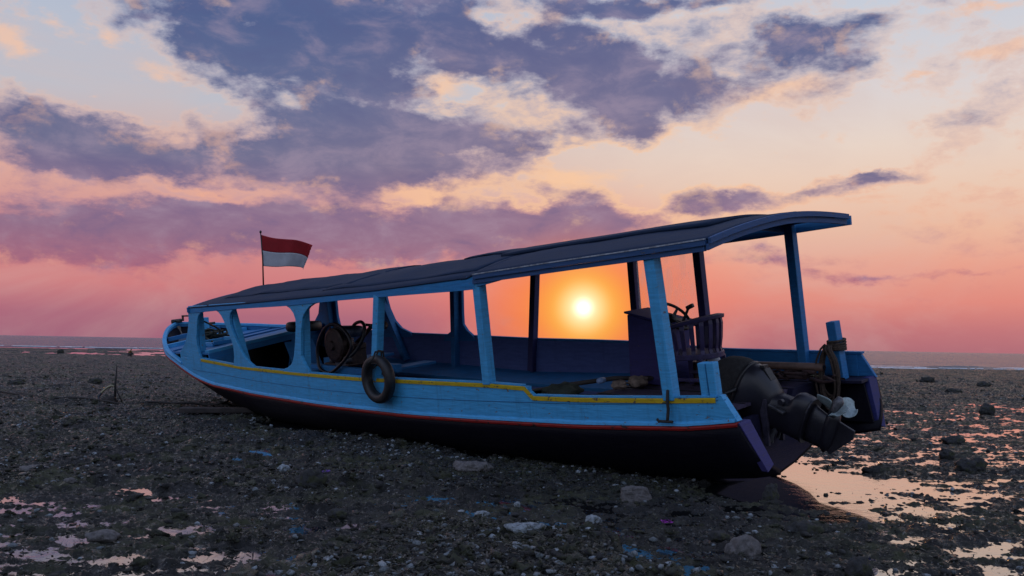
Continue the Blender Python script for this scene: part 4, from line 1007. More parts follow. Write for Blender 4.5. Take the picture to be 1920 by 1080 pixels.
# ---- armchair behind the wheel
ch, p0 = on_boat('armchair', (1.30, -.22, .735), 'dark violet wooden armchair with slatted barrel back at the helm', 'armchair')
CH = plain('dark_violet_wood', (0.026, 0.018, 0.075), .5, .35, 10)
cc_ = Vector((1.42, -.20, 0)); ra = .275
def cp(a, r, z): return (cc_.x - r * math.cos(a) * 1.0, cc_.y + r * math.sin(a), z)
top = []
for a in np.linspace(R(-128), R(128), 33):
    c_ = math.cos(a / 2)
    top.append(cp(a, ra + .02, 1.375 + .14 * max(0, math.cos(a * .62)) ** 1.0))
m_ = MB(); rings = []
for i, p in enumerate(top):
    a = np.linspace(R(-128), R(128), 33)[i]
    q_ = [cp(a, ra - .02, p[2] - .022), cp(a, ra + .045, p[2] - .022), cp(a, ra + .05, p[2] + .018), cp(a, ra - .015, p[2] + .026)]
    rings.append(q_)
m_.loft(rings).build('top_rail', CH, ch, off=p0, bevel=.006)
for i, a in enumerate(np.linspace(R(-118), R(118), 13)):
    zt_ = 1.375 + .14 * max(0, math.cos(a * .62))
    m_ = MB(); pts = [(0, 1.13, 0), (.25, 1.18, -.012), (.5, 1.28, .006), (.75, zt_ - .07, .020), (1, zt_ - .01, .012)]
    rg = []
    for (_, z, dr) in pts:
        r1 = ra + dr; w_ = .045
        rg.append([cp(a - w_ / ra / 1.0 * .5, r1 - .008, z), cp(a + w_ / ra * .5, r1 - .008, z), cp(a + w_ / ra * .5, r1 + .010, z), cp(a - w_ / ra * .5, r1 + .010, z)])
    m_.loft(rg).build('slat', CH, ch, off=p0, bevel=.003)
m_ = MB(); n_ = 28
ring = [cp(a, ra + .02, 0) for a in np.linspace(R(-115), R(115), n_)] + [(1.74, cc_.y + .24, 0), (1.74, cc_.y - .24, 0)]
m_.loft([[(x, y, 1.085) for x, y, _ in ring], [(x, y, 1.145) for x, y, _ in ring]]).build('seat', CH, ch, off=p0, bevel=.008)
for (x, y) in ((1.68, cc_.y + .25), (1.68, cc_.y - .25), (1.22, cc_.y + .20), (1.22, cc_.y - .20)):
    MB().beam((x + (.02 if x > 1.3 else -.03), y * 1.04, .737), (x, y, 1.09), .045, .045).build('leg', CH, ch, off=p0, bevel=.006)
MB().beam((1.21, cc_.y + .22, .88), (1.69, cc_.y + .25, .88), .03, .03).build('stretcher', CH, ch, off=p0)
MB().beam((1.21, cc_.y - .22, .88), (1.69, cc_.y - .25, .88), .03, .03).build('stretcher', CH, ch, off=p0)
MB().beam((1.20, cc_.y - .22, .92), (1.20, cc_.y + .22, .92), .03, .03).build('stretcher', CH, ch, off=p0)

# small gear on the helm deck
t_, p0 = on_boat('water_jug', (1.62, -.78, .735), 'small cloudy plastic jug standing behind the armchair', 'jug')
JUG = plain('cloudy_plastic', (.25, .26, .3), .4, .15, 6)
MB().lathe([(0, .735), (.09, .735), (.10, .76), (.10, .92), (.08, .98), (.035, 1.01), (.035, 1.04), (0, 1.04)], (1.62, -.78, 0), 'Z', 16).build('bottle', JUG, t_, smooth=True, off=p0)
MB().lathe([(0, 1.04), (.04, 1.04), (.04, 1.07), (0, 1.07)], (1.62, -.78, 0), 'Z', 12).build('cap', BLACK, t_, off=p0)
t_, p0 = on_boat('fuel_can', (1.62, -.58, .735), 'dark fuel can under the armchair beside the console', 'fuel can')
MB().box((1.62, -.58, .86), (.26, .18, .24)).build('can', plain('dark_can', (.05, .025, .02), .5, .5, 12), t_, off=p0, bevel=.03, seg=3)
m_ = MB(); m_.tube([(1.56, -.58, .98), (1.56, -.58, 1.01), (1.68, -.58, 1.01), (1.68, -.58, .98)], .012, 8); m_.build('handle', BLACK, t_, off=p0)

# bamboo pole and lashed spars lying along the far quarter
t_, p0 = on_boat('spar', (.72, -.80, .80), 'round brown wooden spar lying along the far quarter of the boat', 'spar')
o = MB().tube([(.34, -.86, .905), (1.2, -.90, .90), (1.9, -.93, .86)], [.042, .040, .036], 14).build('pole', plain('brown_pole_wood', (0.10, 0.055, 0.040), .6, .35, 8), t_, smooth=True, off=p0)
MB().tube([(.335, -.86, .905), (.350, -.86, .905)], .024, 12).build('hollow_dark_disc', BLACK, t_, off=p0)  # black disc painted in for the dark inside the pole end
t_, p0 = on_boat('lashed_net', (.8, -.80, .74), 'dark bundle of netting and cord lying under the brown spar', 'net')
rng = random.Random(11); m_ = MB()
for k in range(26):
    pts = []; x, y, z = rng.uniform(.42, 1.3), rng.uniform(-.95, -.72), .80
    for j in range(6):
        pts.append((x, y, z)); x += rng.uniform(-.16, .16); y = min(-.68, max(-1.0, y + rng.uniform(-.1, .1))); z = min(.86, max(.785, z + rng.uniform(-.03, .04)))
    m_.tube(pts, rng.uniform(.010, .022), 6)
m_.build('netting', plain('dark_red_net', (.05, .025, .025), .9, .4, 30), t_, smooth=True, off=p0)
t_, p0 = on_boat('wood_scrap', (.62, -.66, .77), 'small pale yellow wood scrap lying on the far quarter ledge', 'wood scrap')
MB().box((.50, -.98, .79), (.17, .05, .022), Matrix.Rotation(.2, 3, 'Z')).build('scrap', plain('pale_yellow_wood', (.32, .30, .16), .7, .2), t_, off=p0, bevel=.003)

# coiled line hung on the far quarter bitt
t_, p0 = on_boat('hanging_rope', (.26, -.98, 1.12), 'brown rope coil hung over the far stern post', 'rope')
rng = random.Random(3); m_ = MB()
for k in range(9):
    ph = rng.uniform(-.3, .3); wd = rng.uniform(.06, .105); dp = rng.uniform(.46, .68); cx = .27 + rng.uniform(-.03, .03); yy = -.885 + rng.uniform(-.02, .05)
    pts = []
    for a in np.linspace(0, 2 * math.pi, 25)[:-1]:
        zz = 1.13 - dp / 2 + (dp / 2) * math.cos(a) + rng.uniform(-.004, .004)
        pts.append((cx + .03 - wd * math.sin(a) * (0.55 + .45 * sm(1.16 - zz, 0, .2)), yy + .02 * math.sin(a * 2 + ph) + (-.0 if math.cos(a) < .9 else -.04), zz))
    m_.tube(pts, .011, 7, closed=True)
m_.build('coil', ROPE, t_, smooth=True, off=p0)
m_ = MB()
for k in range(5):
    z = 1.075 + k * .022
    m_.tube([(.255 + .085 * math.cos(a), -1.0 + .09 * math.sin(a), z + .008 * math.sin(a + k)) for a in np.linspace(0, 2 * math.pi, 21)[:-1]], .013, 7, closed=True)
m_.build('wrapped_turns', ROPE, t_, smooth=True, off=p0)

# stern line with hook on the near quarter
t_, p0 = on_boat('hook_line', (.68, 1.30, .98), 'short dark line with iron hook hanging over the near stern rail', 'line')
m_ = MB(); m_.tube([(.66, 1.22, 1.0), (.66, 1.26, 1.035), (.665, 1.305, 1.02), (.67, 1.315, .94), (.665, 1.318, .86), (.675, 1.322, .79), (.675, 1.33, .76)], .015, 8); m_.build('cord', CORD, t_, smooth=True, off=p0)
m_ = MB(); m_.tube([(.62, 1.33, .752), (.70, 1.33, .750), (.77, 1.33, .748), (.79, 1.33, .765)], .013, 8); m_.build('hook', CORD, t_, off=p0)

# gear in the waist: oar, bundle, dark heap
t_, p0 = on_boat('oar', (2.9, -.1, .72), 'dark oar lying on the edge of the helm deck', 'oar')
m_ = MB(); m_.tube([(2.95, .42, .80), (2.45, -.05, .84), (2.05, -.42, .80)], .026, 10); m_.build('shaft', DARKWOOD, t_, smooth=True, off=p0)
MB().beam((3.35, .80, .755), (2.93, .40, .80), .13, .022, w2=.06).build('blade', DARKWOOD, t_, off=p0, bevel=.006)
t_, p0 = on_boat('rag_bundle', (2.20, -.10, .735), 'crumpled pale brown rag bundle lying before the console', 'rag')
rs = np.random.RandomState(4); bv_, bf_ = ico(3)
def lump(c, r, seed, amp=.28, fr_=2.6):
    rs = np.random.RandomState(seed); ph = rs.rand(6) * 6
    V = []
    for p in bv_:
        n_ = math.sin(p[0] * fr_ * 1.7 + ph[0]) * math.sin(p[1] * fr_ * 1.9 + ph[1]) + .6 * math.sin(p[2] * fr_ * 2.9 + ph[2]) * math.sin(p[0] * fr_ * 3.1 + ph[3]) + .35 * math.sin(p[1] * fr_ * 5 + ph[4]) * math.sin(p[2] * fr_ * 4.6 + ph[5])
        k = 1 + amp * n_ + rs.uniform(-.04, .04)
        V.append((c[0] + p[0] * r[0] * k, c[1] + p[1] * r[1] * k, c[2] + p[2] * r[2] * k))
    return V, [tuple(f) for f in bf_]
m_ = MB(); m_.add(*lump((2.18, -.12, .80), (.10, .12, .06), 3)); m_.add(*lump((2.33, .02, .785), (.09, .10, .045), 5)); m_.build('cloth', plain('pale_brown_cloth', (.20, .15, .12), .9, .35, 14), t_, smooth=True, off=p0)
t_, p0 = on_boat('blue_float', (2.50, .12, .76), 'small pale blue float beside the oar shaft', 'float')
MB().lathe([(0, -.05), (.03, -.05), (.034, 0), (.03, .05), (0, .05)], (2.46, .16, .85), 'Y', 12).build('float', plain('pale_blue_plastic', (.2, .3, .5), .4, .2), t_, smooth=True, off=p0)
t_, p0 = on_boat('tarpaulin_heap', (3.1, .62, .80), 'dark green folded tarpaulin showing just above the near rail step', 'tarpaulin')
m_ = MB(); m_.add(*lump((2.62, .62, .80), (.22, .2, .085), 8, .2)); m_.build('heap', plain('dark_green_tarp', (.02, .028, .018), .8, .4, 12), t_, smooth=True, off=p0)

# ---- tyres
def tyre(name, c, ax1, ax2, R0, r0, label, flat=1.0, top_pinch=0.0):
    t_ = empty(name, Matrix.Translation(c)); tag(t_, label, 'tyre')
    c = Vector(c); n_ = ax1.cross(ax2).normalized(); V = []; F = []; N, K = 48, 18
    for i in range(N):
        a = 2 * math.pi * i / N
        d = ax1 * math.cos(a) + ax2 * math.sin(a)
        pin = 1 - top_pinch * max(0, math.sin(a)) ** 6
        for k in range(K):
            b_ = 2 * math.pi * k / K
            rr_ = math.cos(b_); tt = math.sin(b_)
            # rounded tread and fuller shoulders than a plain ring
            rr_ = math.copysign(abs(rr_) ** .75, rr_) * r0 * (1 if rr_ > 0 else .85) * pin; tt = math.copysign(abs(tt) ** .8, tt) * r0 * 1.02 * pin
            stretch = Vector(d * (R0 + rr_))
            V.append(Vector(stretch) + n_ * tt)
    for i in range(N):
        for k in range(K):
            F.append((i * K + k, i * K + (k + 1) % K, ((i + 1) % N) * K + (k + 1) % K, ((i + 1) % N) * K + k))
    MB().add(V, F).build('tyre_body', RUBBER, t_, smooth=True)
    m_ = MB()
    for s_ in (-1, 1):                                       # rim beads and a tread groove
        m_.tube([(ax1 * math.cos(a) + ax2 * math.sin(a)) * (R0 - r0 * .62) + n_ * s_ * r0 * .62 for a in np.linspace(0, 2 * math.pi, 41)[:-1]], .008, 6, closed=True)
    m_.build('bead', RUBBER, t_, smooth=True)
    return t_
bx_, by_, bz_ = BX, BY, BZ
cw_ = BM @ Vector((4.86, 1.475, .985))
ty = tyre('tyre', cw_, bx_, bz_, .236, .063, 'black tyre fender hanging outside the hull over the yellow rail', top_pinch=.18)
MB().tube([(0, 0, 0)] * 0 + [tuple(BM @ Vector(p) - cw_) for p in ((4.86, 1.49, 1.24), (4.88, 1.42, 1.32), (4.90, 1.34, 1.30), (4.92, 1.32, 1.20), (4.90, 1.38, 1.02))], .012, 7).build('lanyard', CORD, ty, smooth=True)
MB().tube([tuple(BM @ Vector(p) - cw_) for p in ((4.80, 1.56, 1.25), (4.86, 1.58, 1.20), (4.9, 1.50, 1.12), (4.86, 1.40, 1.19), (4.82, 1.42, 1.31), (4.80, 1.52, 1.32))], .012, 7, closed=True).build('lashing', CORD, ty, smooth=True)
cw_ = BM @ Vector((9.75, -.42, 1.40))
tyre('tyre', cw_, bx_ * 1.0, (by_ * math.cos(R(4)) + bz_ * math.sin(R(4))), .225, .085, 'black tyre lying flat on the edge of the fore deck')
MB()

# ---- old inboard engine with water hoses, on its bed
eg, p0 = on_boat('inboard_engine', (7.5, .1, .86), 'rusty dark inboard engine with looping black hoses amidships', 'engine')
RUST = plain('oily_rusty_iron', (0.035, 0.018, 0.016), .5, .6, 14, metal=.3, wear=(.10, .05, .03))
m_ = MB(); m_.box((7.55, .12, 1.02), (.50, .30, .26)); m_.box((7.62, .12, .90), (.70, .42, .05)); m_.box((7.35, .12, 1.16), (.22, .24, .10)); m_.build('crankcase', RUST, eg, off=p0, bevel=.03, seg=3)
m_ = MB()
for k in range(7):
    m_.lathe([(0, -.006), (.13, -.006), (.13, .006), (0, .006)], (7.58, .15, 1.10 + k * .028), 'Z', 20)
m_.lathe([(0, 0), (.09, 0), (.09, .26), (0, .26)], (7.58, .15, 1.06), 'Z', 18); m_.build('cylinder', RUST, eg, off=p0)
m_ = MB(); m_.lathe([(0, -.05), (.22, -.05), (.262, -.03), (.262, .03), (.22, .05), (.08, .06), (.06, .09), (0, .09)], (7.60, .32, 1.20), 'Y', 28); m_.build('flywheel', RUST, eg, smooth=False, off=p0, bevel=.004)
m_ = MB(); rg = []
for x, s_ in ((7.28, .75), (7.30, .95), (7.36, 1), (7.72, 1), (7.78, .95), (7.80, .75)):
    rg.append([(x, .12 + .15 * s_ * math.copysign(abs(math.cos(a)) ** .7, math.cos(a)), 1.385 + .085 * s_ * math.copysign(abs(math.sin(a)) ** .7, math.sin(a))) for a in np.linspace(0, 2 * math.pi, 19)[:-1]])
m_.loft(rg).build('fuel_tank', plain('dull_blue_tank', (.06, .08, .13), .4, .5, 9, metal=.3, wear=(.06, .03, .02)), eg, smooth=True, off=p0)
m_ = MB(); m_.tube([(7.44, .05, 1.20), (7.30, .0, 1.30), (7.18, -.05, 1.42), (7.0, -.05, 1.46)], .032, 10); m_.lathe([(0, -.12), (.06, -.12), (.065, 0), (.06, .12), (0, .12)], (6.92, -.05, 1.455), 'X', 14); m_.build('exhaust', RUST, eg, smooth=True, off=p0)
m_ = MB(); m_.lathe([(0, -.05), (.05, -.05), (.06, 0), (.05, .05), (0, .05)], (7.34, .30, .98), 'Y', 14); m_.lathe([(0, -.04), (.04, -.04), (.04, .04), (0, .04)], (7.75, .30, .96), 'X', 12); m_.box((7.5, .30, .92), (.3, .06, .06)); m_.build('water_pump', METAL, eg, off=p0, bevel=.006)
HOSE = plain('black_hose', (.010, .010, .014), .38, .2, 20)
def smooth_pts(P, n=6, closed=False):
    P = [Vector(p) for p in P]; out = []; m = len(P)
    rng_ = range(m if closed else m - 1)
    for i in rng_:
        if closed: a, b_, c_, d_ = P[i - 1], P[i], P[(i + 1) % m], P[(i + 2) % m]
        else: a, b_, c_, d_ = P[max(i - 1, 0)], P[i], P[i + 1], P[min(i + 2, m - 1)]
        for k in range(n):
            t = k / n
            out.append(.5 * ((2 * b_) + (c_ - a) * t + (2 * a - 5 * b_ + 4 * c_ - d_) * t * t + (3 * b_ - a - 3 * c_ + d_) * t ** 3))
    if not closed: out.append(P[-1])
    return out
MB().tube(smooth_pts([(7.42, .40, 1.53), (7.13, .42, 1.42), (7.01, .42, 1.24), (7.09, .43, 1.09), (7.34, .45, .91), (7.62, .45, .80), (7.87, .45, .84), (7.98, .42, .99), (7.95, .41, 1.22), (7.73, .40, 1.46)], 5, True), .024, 10, closed=True).build('hose', HOSE, eg, smooth=True, off=p0)
MB().tube(smooth_pts([(7.6, .0, 1.32), (7.52, .02, 1.46), (7.28, .05, 1.52), (7.14, .08, 1.46), (7.12, .12, 1.32), (7.22, .2, 1.12), (7.36, .3, .98)], 6), .026, 10).build('hose', HOSE, eg, smooth=True, off=p0)
MB().tube(smooth_pts([(7.76, .30, 1.44), (7.60, .36, 1.50), (7.40, .38, 1.47), (7.30, .34, 1.38), (7.36, .3, 1.28)], 6), .010, 8).build('fuel_line', HOSE, eg, smooth=True, off=p0)
MB().tube(smooth_pts([(7.25, .0, 1.47), (7.05, .0, 1.46), (6.85, .0, 1.45), (6.7, .0, 1.445)], 5), .022, 8).build('drive_rod', METAL, eg, smooth=True, off=p0)

# ---- mooring line heaped round the samson post, running aft
t_, p0 = on_boat('mooring_rope', (12.5, .1, 1.25), 'tangled dark green mooring rope heaped around the bow post', 'rope')
rng = random.Random(8); m_ = MB()
GREENROPE = plain('green_black_rope', (.022, .026, .016), .9, .5, 50, bmp=.006)
for k in range(12):
    a0 = rng.uniform(0, 6.28); pts = []
    cx, cy = 12.35 + rng.uniform(-.25, .2), .10 + rng.uniform(-.15, .15); ra_ = rng.uniform(.08, .24)
    for j in range(12):
        a = a0 + j * .6
        pts.append((cx + ra_ * math.cos(a) * 1.2, cy + ra_ * math.sin(a), 1.235 + .02 * k * rng.uniform(.2, .8) + rng.uniform(0, .03)))
    m_.tube(smooth_pts(pts, 3), .016, 6)
m_.tube(smooth_pts([(12.72, .06, 1.36), (12.2, .15, 1.36), (11.5, .30, 1.40), (10.9, .62, 1.50), (10.45, 1.04, 1.66)], 5), .015, 7)
m_.tube(smooth_pts([(12.7, .08, 1.30), (12.2, .28, 1.30), (11.7, .40, 1.24), (11.35, .50, 1.24)], 5), .015, 7)
for k in range(3): m_.tube([(12.78 + .10 * math.cos(a), .01 + .09 * math.sin(a), 1.30 + k * .03) for a in np.linspace(0, 6.28, 15)[:-1]], .014, 6, closed=True)
m_.build('line', GREENROPE, t_, smooth=True, off=p0)

# ---- flag
fb = BM @ Vector((10.25, .0, 2.17))
fl = empty('flag', Matrix.Translation(fb)); tag(fl, 'small red and white flag flying from a thin pole on the roof', 'flag')
ftop = BM @ Vector((10.16, .0, 3.09)) - fb
MB().tube([(0, 0, -.02), tuple(ftop * .5 + Vector((.012, 0, 0))), tuple(ftop)], [.014, .012, .010], 8).build('pole', BLACK, fl, smooth=True)
MB().lathe([(0, -.02), (.02, -.01), (.02, .02), (0, .035)], tuple(ftop), 'Z', 10).build('finial', BLACK, fl, smooth=True)
up_ = ftop.normalized()
FR = plain('flag_red', (0.30, 0.006, 0.012), .8, .12, 6, bmp=0); FW = plain('flag_white', (0.42, 0.43, 0.47), .8, .10, 6, bmp=0)
def cloth_pt(u, v):
    """u along the fly 0-1, v down the hoist 0-1"""
    L = .83; hoist = .545
    x = u * L * (1 - .04 * v); base = ftop * (1 - .035) - up_ * v * hoist
    drop = .03 * math.sin(u * 5.2 + .3) + .16 * u ** 1.4 + (.10 * max(0, u - .75) * v * 2) - (.10 * (1 - v) * 0) - .16 * u * v * (1 - .35 * u)
    fold = .08 * math.sin(u * 8.5 + v * 1.5) * u ** .7 + .05 * math.sin(u * 15 + v * 3) * u
    w_ = 1 - .14 * max(0, u - .82) / .18 * v - .08 * max(0, v - .75) * u
    return base + Vector((x * w_, fold + .25 * u, -drop))
def cloth(v0, v1, name, mt, ragged):
    V = []; F = []; nu, nv = 40, 14; rg_ = random.Random(5)
    tear = [rg_.uniform(-.03, .02) for _ in range(nv)]
    for i in range(nu):
        for j in range(nv):
            v = v0 + (v1 - v0) * j / (nv - 1); u = i / (nu - 1)
            if i == nu - 1 and ragged: u = 1 - abs(tear[j]) - (.10 * abs(v - .62) < 0)
            u *= 1 - (.07 * sm(v, .5, 1.0))
            V.append(cloth_pt(u, v))
    for i in range(nu - 1):
        for j in range(nv - 1): F.append((i * nv + j, i * nv + j + 1, (i + 1) * nv + j + 1, (i + 1) * nv + j))
    MB().add(V, F).build(name, mt, fl, smooth=True, solid=.003)
cloth(0, .5, 'red_band', FR, True); cloth(.5, 1, 'white_band', FW, True)

# ---- anchor stake with hoop and the long cable on the ground
def gh(x, y): return float(height(np.array([x]), np.array([y]))[0])
ax_, ay_ = -7.24, 16.78
st = empty('anchor_stake', Matrix.Translation((ax_, ay_, gh(ax_, ay_)))); tag(st, 'thin iron anchor stake standing in the reef left of the boat', 'anchor stake')
m_ = MB(); m_.tube([(0, 0, -.05), (.0, 0, .35), (.015, 0, .68)], [.026, .019, .010], 8); m_.tube([(.02, 0, .26), (.15, -.02, .02)], .013, 8); m_.build('rods', CORD, st, smooth=True)
m_ = MB(); m_.add(*lump((-.06, -.02, .05), (.10, .08, .09), 4)); m_.build('base_lump', DARKWOOD, st, smooth=True)
MB().tube(smooth_pts([(-.02, 0, .31), (-.08, -.02, .32), (-.17, -.03, .26), (-.24, -.03, .19)], 5), .020, 8).build('pale_loop', plain('pale_yellow_hose', (.26, .24, .15), .6, .2), st, smooth=True)
MB().tube(smooth_pts([(-.23, -.02, .19), (-.28, -.02, .12), (-.25, -.05, .03), (-.14, -.15, -.01), (0, -.2, -.01)], 5), .020, 8).build('blue_loop', plain('dull_blue_hose', (.02, .03, .05), .6, .2), st, smooth=True)
m_ = MB()
cab = [(-13.5, 22.6), (-10.75, 19.29), (-9.7, 18.3), (-9.1, 17.8), (-8.2, 17.3), (-7.7, 16.9), (-7.25, 16.5), (-6.85, 16.35), (-6.5, 16.5), (-6.1, 16.45), (-5.7, 16.15), (-5.45, 16.2), (-5.2, 16.05)]
pts = smooth_pts([(x, y, gh(x, y) + .035) for x, y in cab], 5)
e_ = BM @ Vector((11.9, .05, .10))
pts += smooth_pts([tuple(pts[-1]), (-5.02, 16.02, .08), tuple((Vector((-5.0, 16.0, .1)) + e_) / 2 + Vector((0, 0, -.03))), tuple(e_)], 5)[1:]
cb = m_.tube(pts, .019, 7).build('anchor_cable', CORD, None, smooth=True); tag(cb, 'long dark cable snaking over the ground from the left to the bow', 'cable')
m_ = MB()
for seed_ in (0,):
    pts = smooth_pts([(x - .1, y + .22 + .05 * math.sin(x * 9), gh(x, y + .2) + .03) for x, y in ((-10.2, 18.9), (-9.4, 18.25), (-8.7, 17.75), (-8.3, 17.35), (-7.6, 17.1), (-7.2, 17.0))], 5)
    cb = m_.tube(pts, .009, 6).build('spare_cord', CORD, None, smooth=True); tag(cb, 'thin second cord lying beside the cable left of the stake', 'cord')
# plank under the bow
pk = MB().beam((-5.22, 14.50, .065), (-3.75, 14.80, .075), .24, .075).build('plank', DARKWOOD, None, bevel=.008); tag(pk, 'dark flat plank lying on the ground beneath the bow', 'plank')

# ---- loose rocks
def rock(x, y, w, h_, d, seed, label, material, amp=.22, group=None, flat_top=False):
    V, F = lump((0, 0, 0), (w / 2, d / 2, h_ * .62), seed, amp, 2.2)
    rs = np.random.RandomState(seed)
    V = [(a + .05 * w * math.sin(b_ * 40 / max(w, .1) * .1 + c_ * 9) , b_, min(c_, h_ * .5) if flat_top else c_) for a, b_, c_ in V]
    o = MB().add(V, F).build('rock', material, None, smooth=not flat_top, sub=1 if not flat_top else 0)
    o.location = (x, y, gh(x, y) + h_ * .32); tag(o, label, 'rock', group)
    tx = bpy.data.textures.get('rockn') or bpy.data.textures.new('rockn', 'CLOUDS'); tx.noise_scale = .06; tx.noise_depth = 4
    md = o.modifiers.new('rough', 'DISPLACE'); md.texture = tx; md.texture_coords = 'LOCAL'; md.strength = w * .22
    return o
def blk(x, y, w, h_, d, label, material):
    poly = [(-w * .5, 0), (-w * .52, h_ * .9), (-w * .2, h_), (w * .28, h_ * .97), (w * .36, h_ * .55), (w * .5, 0)]
    o = MB().slab(poly, lambda a, c_: (a, -d / 2 + c_ * .15, c_ - .03), lambda a, c_: (a * .9, d / 2, c_ * .95 - .03)).build('stone_block', material, None, bevel=.012, seg=2)
    md = o.modifiers.new('sub', 'SUBSURF'); md.subdivision_type = 'SIMPLE'; md.levels = md.render_levels = 4
    tx = bpy.data.textures.new('blockn', 'CLOUDS'); tx.noise_scale = .05; tx.noise_depth = 5
    md = o.modifiers.new('rough', 'DISPLACE'); md.texture = tx; md.texture_coords = 'LOCAL'; md.strength = .03
    o.location = (x, y, gh(x, y)); tag(o, label, 'rock'); return o
GREYST = stone_mat('grey_block_stone', (.13, .12, .12), (.18, .17, .17), wamt=.6)
blk(1.04, 7.42, .27, .13, .16, 'squared grey block of stone below the hull near the stern', GREYST)
ROCKS = [
    (-1.63, 7.49, 0.228, 0.157, 0.16, 10, 'D', 'knobbly dark coral boulder standing in the shallow puddle left of centre'),
    (-1.19, 6.43, 0.128, 0.063, 0.09, 11, 'D', 'low dark rock beside a pale stone in the lower middle'),
    (0.6, 6.43, 0.105, 0.067, 0.074, 12, 'P', 'blue grey rounded stone nearest the photographer in the middle'),
    (-0.18, 6.63, 0.101, 0.041, 0.071, 13, 'P', 'flat pale stone among rubble below the dark hull'),
    (0.07, 6.92, 0.049, 0.038, 0.034, 14, 'P', 'tiny round pale stone just above the flat pale one'),
    (0.11, 5.82, 0.225, 0.05, 0.157, 15, 'P', 'long pale coral slab lying across the middle foreground'),
    (-0.34, 8.44, 0.356, 0.093, 0.249, 16, 'G', 'wide flat coral head in the shadow of the hull'),
    (1.42, 5.54, 0.195, 0.143, 0.136, 17, 'G', 'lumpy grey coral head in the right foreground'),
    (1.36, 5.91, 0.138, 0.058, 0.097, 18, 'D', 'flat dark coral left of the lumpy grey head'),
    (1.97, 6.11, 0.222, 0.098, 0.155, 19, 'D', 'long dark rock with a wet top on the right foreground'),
    (2.47, 6.34, 0.134, 0.07, 0.094, 20, 'D', 'smooth dark stone glinting among the right hand pools'),
    (1.94, 5.06, 0.154, 0.112, 0.108, 21, 'D', 'dark coral mass at the bottom right edge'),
    (5.99, 12.29, 0.302, 0.106, 0.212, 22, 'D', 'dark low rock between two far right pools'),
    (4.84, 9.56, 0.347, 0.153, 0.243, 23, 'D', 'large dark seaweed covered rock by the right pools'),
    (5.01, 10.48, 0.184, 0.116, 0.129, 24, 'D', 'small dark rock just left of the large weedy one'),
    (9.61, 18.4, 0.323, 0.204, 0.226, 25, 'D', 'round dark rock at the far right beyond the pools'),
    (3.75, 9.3, 0.272, 0.08, 0.191, 26, 'D', 'dark weedy mound between the orange pools behind the stern'),
    (2.16, 7.54, 0.124, 0.158, 0.087, 27, 'D', 'dark ragged coral lump right against the keel end'),
    (16.62, 32.03, 0.45, 0.197, 0.315, 28, 'D', 'small dark rock near the right shore'),
    (16.78, 36.64, 0.558, 0.225, 0.391, 29, 'D', 'dark rock on the shore just right of the stern'),
    (13.48, 27.73, 0.487, 0.171, 0.341, 30, 'D', 'flat dark rock between the stern and the right edge'),
    (-11.94, 22.07, 0.362, 0.122, 0.253, 31, 'D', 'dark rock near the left edge above the cable'),
    (-10.56, 23.24, 0.327, 0.172, 0.229, 32, 'D', 'dark mound a little above the anchor stake'),
    (-6.5, 14.72, 0.224, 0.072, 0.157, 33, 'D', 'low dark rock just below the anchor stake'),
    (-5.65, 10.97, 0.193, 0.061, 0.135, 34, 'D', 'flat dark rock at the left edge below the cable'),
    (-2.06, 8.39, 0.108, 0.062, 0.076, 35, 'P', 'pale stone left of the knobbly boulder'),
    (-2.42, 5.51, 0.181, 0.061, 0.126, 36, 'G', 'grey weedy slab in the lower left corner'),
    (-4.12, 7.96, 0.233, 0.049, 0.163, 37, 'G', 'long flat grey stone on the left'),
    (-3.62, 7.59, 0.098, 0.042, 0.068, 38, 'G', 'small pointed grey stone on the left beside the long flat one'),
    (-29.94, 60.64, 0.426, 0.336, 0.298, 39, 'D', 'round black rock standing in the far pink tidal pool'),
]
for (x, y, w, h_, d, sd_, mt, lb) in ROCKS:
    rock(x, y + d * .3, w, h_, d, sd_, lb, {"D": DARKST, "P": PALEST, "G": GREYST}[mt])

def petals(x, y, n, sd_, label, col):
    rg_ = random.Random(sd_); mb = MB()
    for k in range(n):
        a = rg_.uniform(0, 6.28); c_ = Vector((rg_.uniform(-.03, .03), rg_.uniform(-.02, .02), .012 + rg_.uniform(0, .012))); l_ = rg_.uniform(.012, .022)
        d_ = Vector((math.cos(a), math.sin(a), rg_.uniform(0, .6))) * l_; e2 = Vector((-math.sin(a), math.cos(a), .2)) * l_ * .5
        q_ = [c_, c_ + d_ * .5 + e2, c_ + d_, c_ + d_ * .5 - e2]
        mb.add(q_ + [v - Vector((0, 0, .002)) for v in q_], [(0, 1, 2, 3), (7, 6, 5, 4), (0, 4, 5, 1), (1, 5, 6, 2), (2, 6, 7, 3), (3, 7, 4, 0)])
    o = mb.build('flower_scrap', plain('petal', col, .6, .2, 20, bmp=0)); o.location = (x, y, gh(x, y) + .012); tag(o, label, 'flower')
petals(1.11, 6.44, 22, 3, 'small magenta purple flower scrap on the rubble right of centre', (.35, .04, .40))
petals(-1.63, 8.20, 14, 5, 'tiny violet flower scrap beside the dark boulder left of centre', (.15, .07, .40))


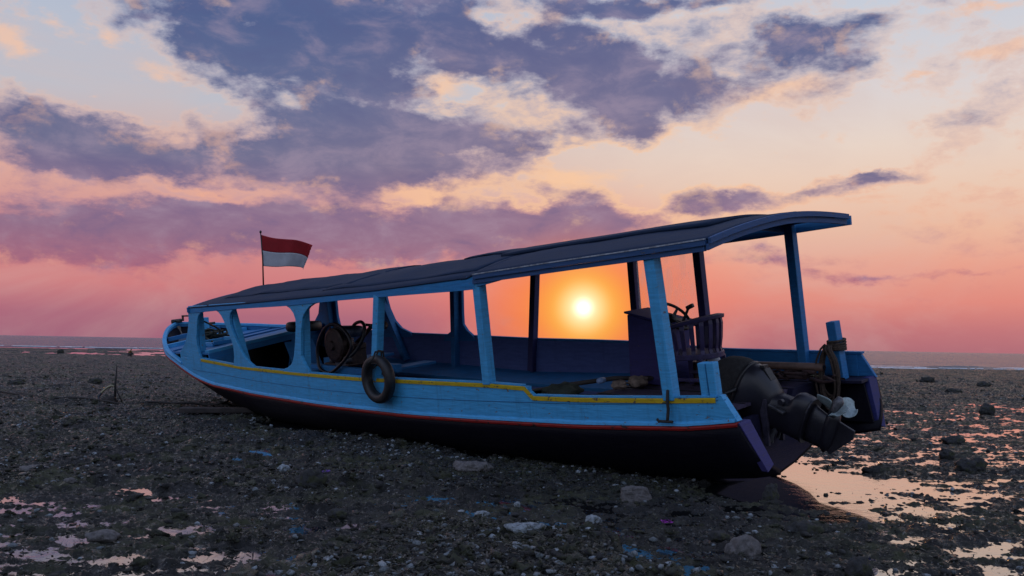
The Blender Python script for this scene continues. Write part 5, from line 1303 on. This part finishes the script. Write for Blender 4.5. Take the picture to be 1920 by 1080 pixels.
# ---- gleaner squatting far out on the reef
def person(x, y, sc_, label):
    root = empty('person', Matrix.Translation((x, y, gh(x, y) - .01)) @ Matrix.Rotation(R(35), 4, 'Z')); tag(root, label, 'person')
    SK = plain('skin', (.10, .055, .035), .6, .1); TOP = plain('ochre_shirt', (.16, .08, .015), .8, .2); TR = plain('dark_trousers', (.03, .03, .035), .8, .2); HR = plain('black_hair', (.01, .008, .008), .6, .1)
    def skinned(name, verts, edges, radii, m_, sub=2):
        me = bpy.data.meshes.new(name); me.from_pydata([tuple(Vector(v) * sc_) for v in verts], edges, [])
        o = bpy.data.objects.new(name, me); COL.objects.link(o); o.parent = root
        sk = o.modifiers.new('skin', 'SKIN')
        for i, r_ in enumerate(radii):
            v = me.skin_vertices[0].data[i]; v.radius = (r_ * sc_, r_ * sc_); v.use_root = (i == 0)
        sb = o.modifiers.new('sub', 'SUBSURF'); sb.levels = sb.render_levels = sub
        me.materials.append(m_); return o
    # squatting, leaning forward, reaching down (pelvis, spine, neck, head, arms, legs)
    Vv = [(0, 0, .24), (.06, 0, .40), (.16, 0, .58), (.22, 0, .70), (.27, 0, .84),
          (.16, .17, .60), (.30, .20, .42), (.46, .12, .26), (.16, -.17, .60), (.30, -.20, .42), (.46, -.12, .24),
          (.04, .10, .22), (.38, .15, .42), (.22, .14, .07), (.36, .15, .03), (.04, -.10, .22), (.38, -.15, .42), (.22, -.14, .07), (.36, -.15, .03), (.53, .10, .20), (.53, -.10, .18)]
    Ed = [(0, 1), (1, 2), (2, 3), (3, 4), (2, 5), (5, 6), (6, 7), (2, 8), (8, 9), (9, 10), (0, 11), (11, 12), (12, 13), (13, 14), (0, 15), (15, 16), (16, 17), (17, 18), (7, 19), (10, 20)]
    Ra = [.13, .125, .13, .05, .095, .055, .042, .03, .055, .042, .03, .09, .065, .045, .035, .09, .065, .045, .035, .022, .022]
    skinned('body', Vv, Ed, Ra, SK)
    skinned('shirt', [(.02, 0, .30), (.07, 0, .42), (.155, 0, .575), (.16, .16, .59), (.25, .19, .48), (.16, -.16, .59), (.25, -.19, .48)], [(0, 1), (1, 2), (2, 3), (3, 4), (2, 5), (5, 6)], [.145, .145, .15, .075, .06, .075, .06], TOP)
    skinned('trousers', [(0, 0, .23), (.04, .10, .23), (.37, .15, .42), (.24, .145, .12), (.04, -.10, .23), (.37, -.15, .42), (.24, -.145, .12)], [(0, 1), (1, 2), (2, 3), (0, 4), (4, 5), (5, 6)], [.145, .10, .078, .055, .10, .078, .055], TR)
    skinned('hair', [(.245, 0, .87), (.22, 0, .80)], [(0, 1)], [.105, .06], HR)
    skinned('hat', [(.28, 0, .93), (.27, 0, .96)], [(0, 1)], [.10, .03], HR)
person(-24.1, 57.6, .62, 'person in an ochre shirt squatting far out on the reef edge')
